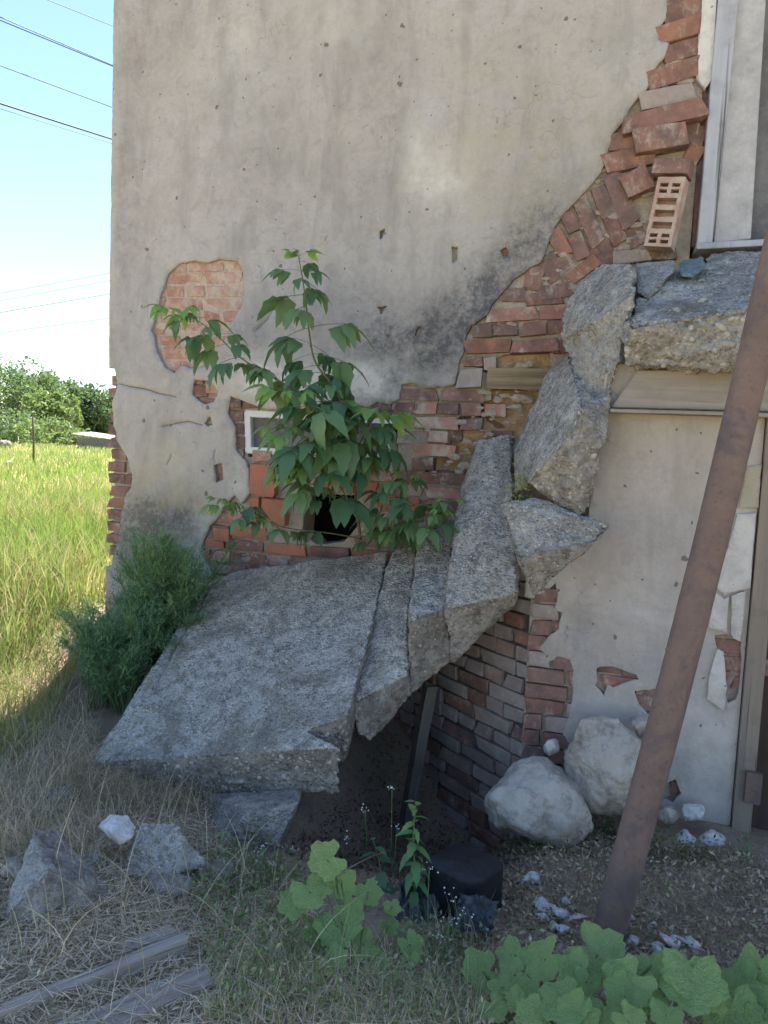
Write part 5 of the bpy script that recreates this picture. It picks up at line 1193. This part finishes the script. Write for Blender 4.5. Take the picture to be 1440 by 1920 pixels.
# ------------------------------------------------------------------ distance: trees, hedge, shed, post, stones, wires
def crown_pts(c, rad, n, seed, clumps=26):
    r = np.random.RandomState(seed); out = []
    cc = r.normal(size=(clumps, 3)); cc /= np.linalg.norm(cc, axis=1)[:, None]; cc *= (r.uniform(.35, .95, clumps) ** .6)[:, None]; cc[:, 2] = cc[:, 2] * .8 + .08
    cr = r.uniform(.2, .42, clumps)
    for i in range(n):
        k = r.randint(clumps); v = r.normal(size=3); v /= np.linalg.norm(v); out.append((cc[k] + v * cr[k] * r.uniform(.55, 1.05)) * rad)
    return np.array(out) + c
def tree(name, label, x, dist, hgt, wid, seed, pal, trunk=.12, group='trees beyond the field', n=7000):
    base = CAM + _h * dist + _r0 * ((x - 720) / F_PX * dist); base[2] = gz(base[0], base[1]); t = thing(name, label, 'tree', tuple(base), group)
    th = hgt * trunk
    tube('trunk', [(0, 0, -.1), (.1, 0, th), (.0, .1, hgt * .6)], [.22, .16, .07], 8, 'bark', t)
    for k in range(4):
        a = k * 1.6 + seed; tube('limb', [(.05, 0, th), (math.cos(a) * wid * .2, math.sin(a) * wid * .2, hgt * .5), (math.cos(a) * wid * .38, math.sin(a) * wid * .38, hgt * .68)], [.12, .07, .03], 6, 'bark', t)
    P = crown_pts(np.array((0, 0, hgt * .46)), np.array((wid * .58, wid * .5, hgt * .54)), n, seed, 44)
    tufts('crown', P, np.array((0, 0, .6)), .22, pal, seed, 'leafcol', t, None, aspect=.55)
GR = [(.17, .22, .11), (.13, .18, .09), (.20, .25, .13)]  # tree and bush greens lightened: distance haze is put into the leaf colour
GD = [(.10, .14, .085), (.085, .12, .075), (.125, .165, .095)]
GY = [(.23, .28, .12), (.19, .24, .10)]
tree('broadleaf_tree', 'broad rounded tree at the left edge of the far field', 25, 78, 8.2, 8.5, 1, GR)
tree('broadleaf_tree', 'second rounded tree left of the gap in the tree line', 75, 84, 7.8, 6.5, 2, GR)
tree('broadleaf_tree', 'small yellow-green tree before the darker trees', 92, 70, 5.2, 4.6, 3, GY)
tree('broadleaf_tree', 'smaller green tree right of the gap in the tree line', 128, 90, 7.2, 5.0, 4, GR)
tree('broadleaf_tree', 'dark tree close to the corner of the house', 168, 78, 6.2, 6.0, 5, GD)
tree('broadleaf_tree', 'low bushy tree filling the gap in the tree line', 108, 80, 5.6, 6.0, 8, GR)
tree('broadleaf_tree', 'dark tree hidden mostly behind the corner of the house', 222, 82, 6.6, 6.5, 6, GD)
for i, (x, d, w, hh, pal, lab) in enumerate([(15, 62, 6.5, 2.8, GR, 'dark bush of the hedge at the far left'), (60, 60, 6.0, 2.5, GD, 'second bush of the hedge beyond the field'), (98, 58, 5.6, 2.4, GY, 'bright green bush in the middle of the hedge'), (135, 56, 3.2, 1.3, GY, 'low light bush left of the shed')]):
    base = CAM + _h * d + _r0 * ((x - 720) / F_PX * d); base[2] = gz(base[0], base[1]); t = thing('bush', lab, 'bush', tuple(base), 'hedge bushes')
    for k in range(3): tube('stem', [(0, 0, 0), (.3 * math.cos(k * 2), .3 * math.sin(k * 2), hh * .6)], .04, 5, 'bark', t)
    tufts('foliage', crown_pts(np.array((0, 0, hh * .42)), np.array((w / 2, w / 2, hh * .55)), 1500, 40 + i), np.array((0, 0, .6)), .17, pal, 50 + i, 'leafcol', t, None)
d = 52; base = CAM + _h * d + _r0 * ((178 - 720) / F_PX * d); base[2] = gz(base[0], base[1])
shd = thing('shed', 'low shed with a pale sagging roof between hedge and house corner', 'shed', tuple(base))
put('wall', boxm('wall', (-1.1, -.6, 0), (1.5, 1.0, .75)), M['doorgrey'], shd)
put('roof', pyd('roof', [(-1.35, -.9, 1.02), (1.7, -.9, .78), (1.7, 1.2, .95), (-1.35, 1.2, 1.2), (-1.35, -.9, .96), (1.7, -.9, .72), (1.7, 1.2, .89), (-1.35, 1.2, 1.14)], [(0, 1, 2, 3), (7, 6, 5, 4), (0, 4, 5, 1), (1, 5, 6, 2), (2, 6, 7, 3), (3, 7, 4, 0)]), M['roofmetal'], shd)
d = 20.5; base = CAM + _h * d + _r0 * ((59 - 720) / F_PX * d); base[2] = gz(base[0], base[1])
o = tube('fence_post', [(0, 0, -.1), (.01, 0, .7), (-.02, 0, 1.38)], [.03, .028, .026], 8, 'bark', label='thin dark post standing alone in the field', cat='post'); o.location = base
for (x, d, s, lab, sd) in ((12, 20, .18, 'pale boulder lying in the grass at the left edge', 71), (6, 42, .4, 'dark rubble heap in the far field at the left edge', 72)):
    base = CAM + _h * d + _r0 * ((x - 720) / F_PX * d)
    boulder('field_stone', (base[0], base[1], gz(base[0], base[1]) + s * .6), (s, s * .7, s * .6), sd, 'stone' if sd == 71 else 'conc', .02, .03, .1, lab, 'stone')
def wire(a, da, b, db, rad, label, sag=.0):
    A = atd(*a, da); B = atd(*b, db); dv = B - A; pts = []
    for i in range(25):
        t = -1.2 + 3.6 * i / 24; pts.append(A + dv * t + Vector((0, 0, sag * ((t - .5) ** 2 - .25))))
    o = tube('power_line', [p - A for p in pts], rad, 6, 'wire', label=label, cat='wire', group='overhead wires'); o.location = A
wire((90, 0), 24, (205, 46), 27, 0.013, 'topmost overhead wire cutting the upper corner of the sky')
wire((0, 32), 22, (208, 121), 26, 0.015, 'upper wire of the close pair below the topmost one')
wire((0, 38), 22, (208, 123), 26, 0.015, 'lower wire of the close pair below the topmost one')
wire((0, 123), 22, (207, 200), 26, 0.015, 'single overhead wire midway between the pair and the thick cable')
wire((0, 194), 20, (207, 260), 24, 0.026, 'thick dark twisted cable, strongest of the overhead wires')
wire((0, 204), 20, (200, 266), 24, 0.007, 'hair-thin wire just under the thick cable')
wire((0, 550), 50, (200, 513), 60, 0.018, 'uppermost of the low distant wires above the trees')
wire((0, 564), 50, (200, 527), 60, 0.018, 'second of the low distant wires above the trees')
wire((0, 586), 46, (200, 552), 56, 0.024, 'third and darkest of the low distant wires above the trees')
wire((0, 624), 46, (200, 597), 56, 0.021, 'lowest distant wire just above the trees')
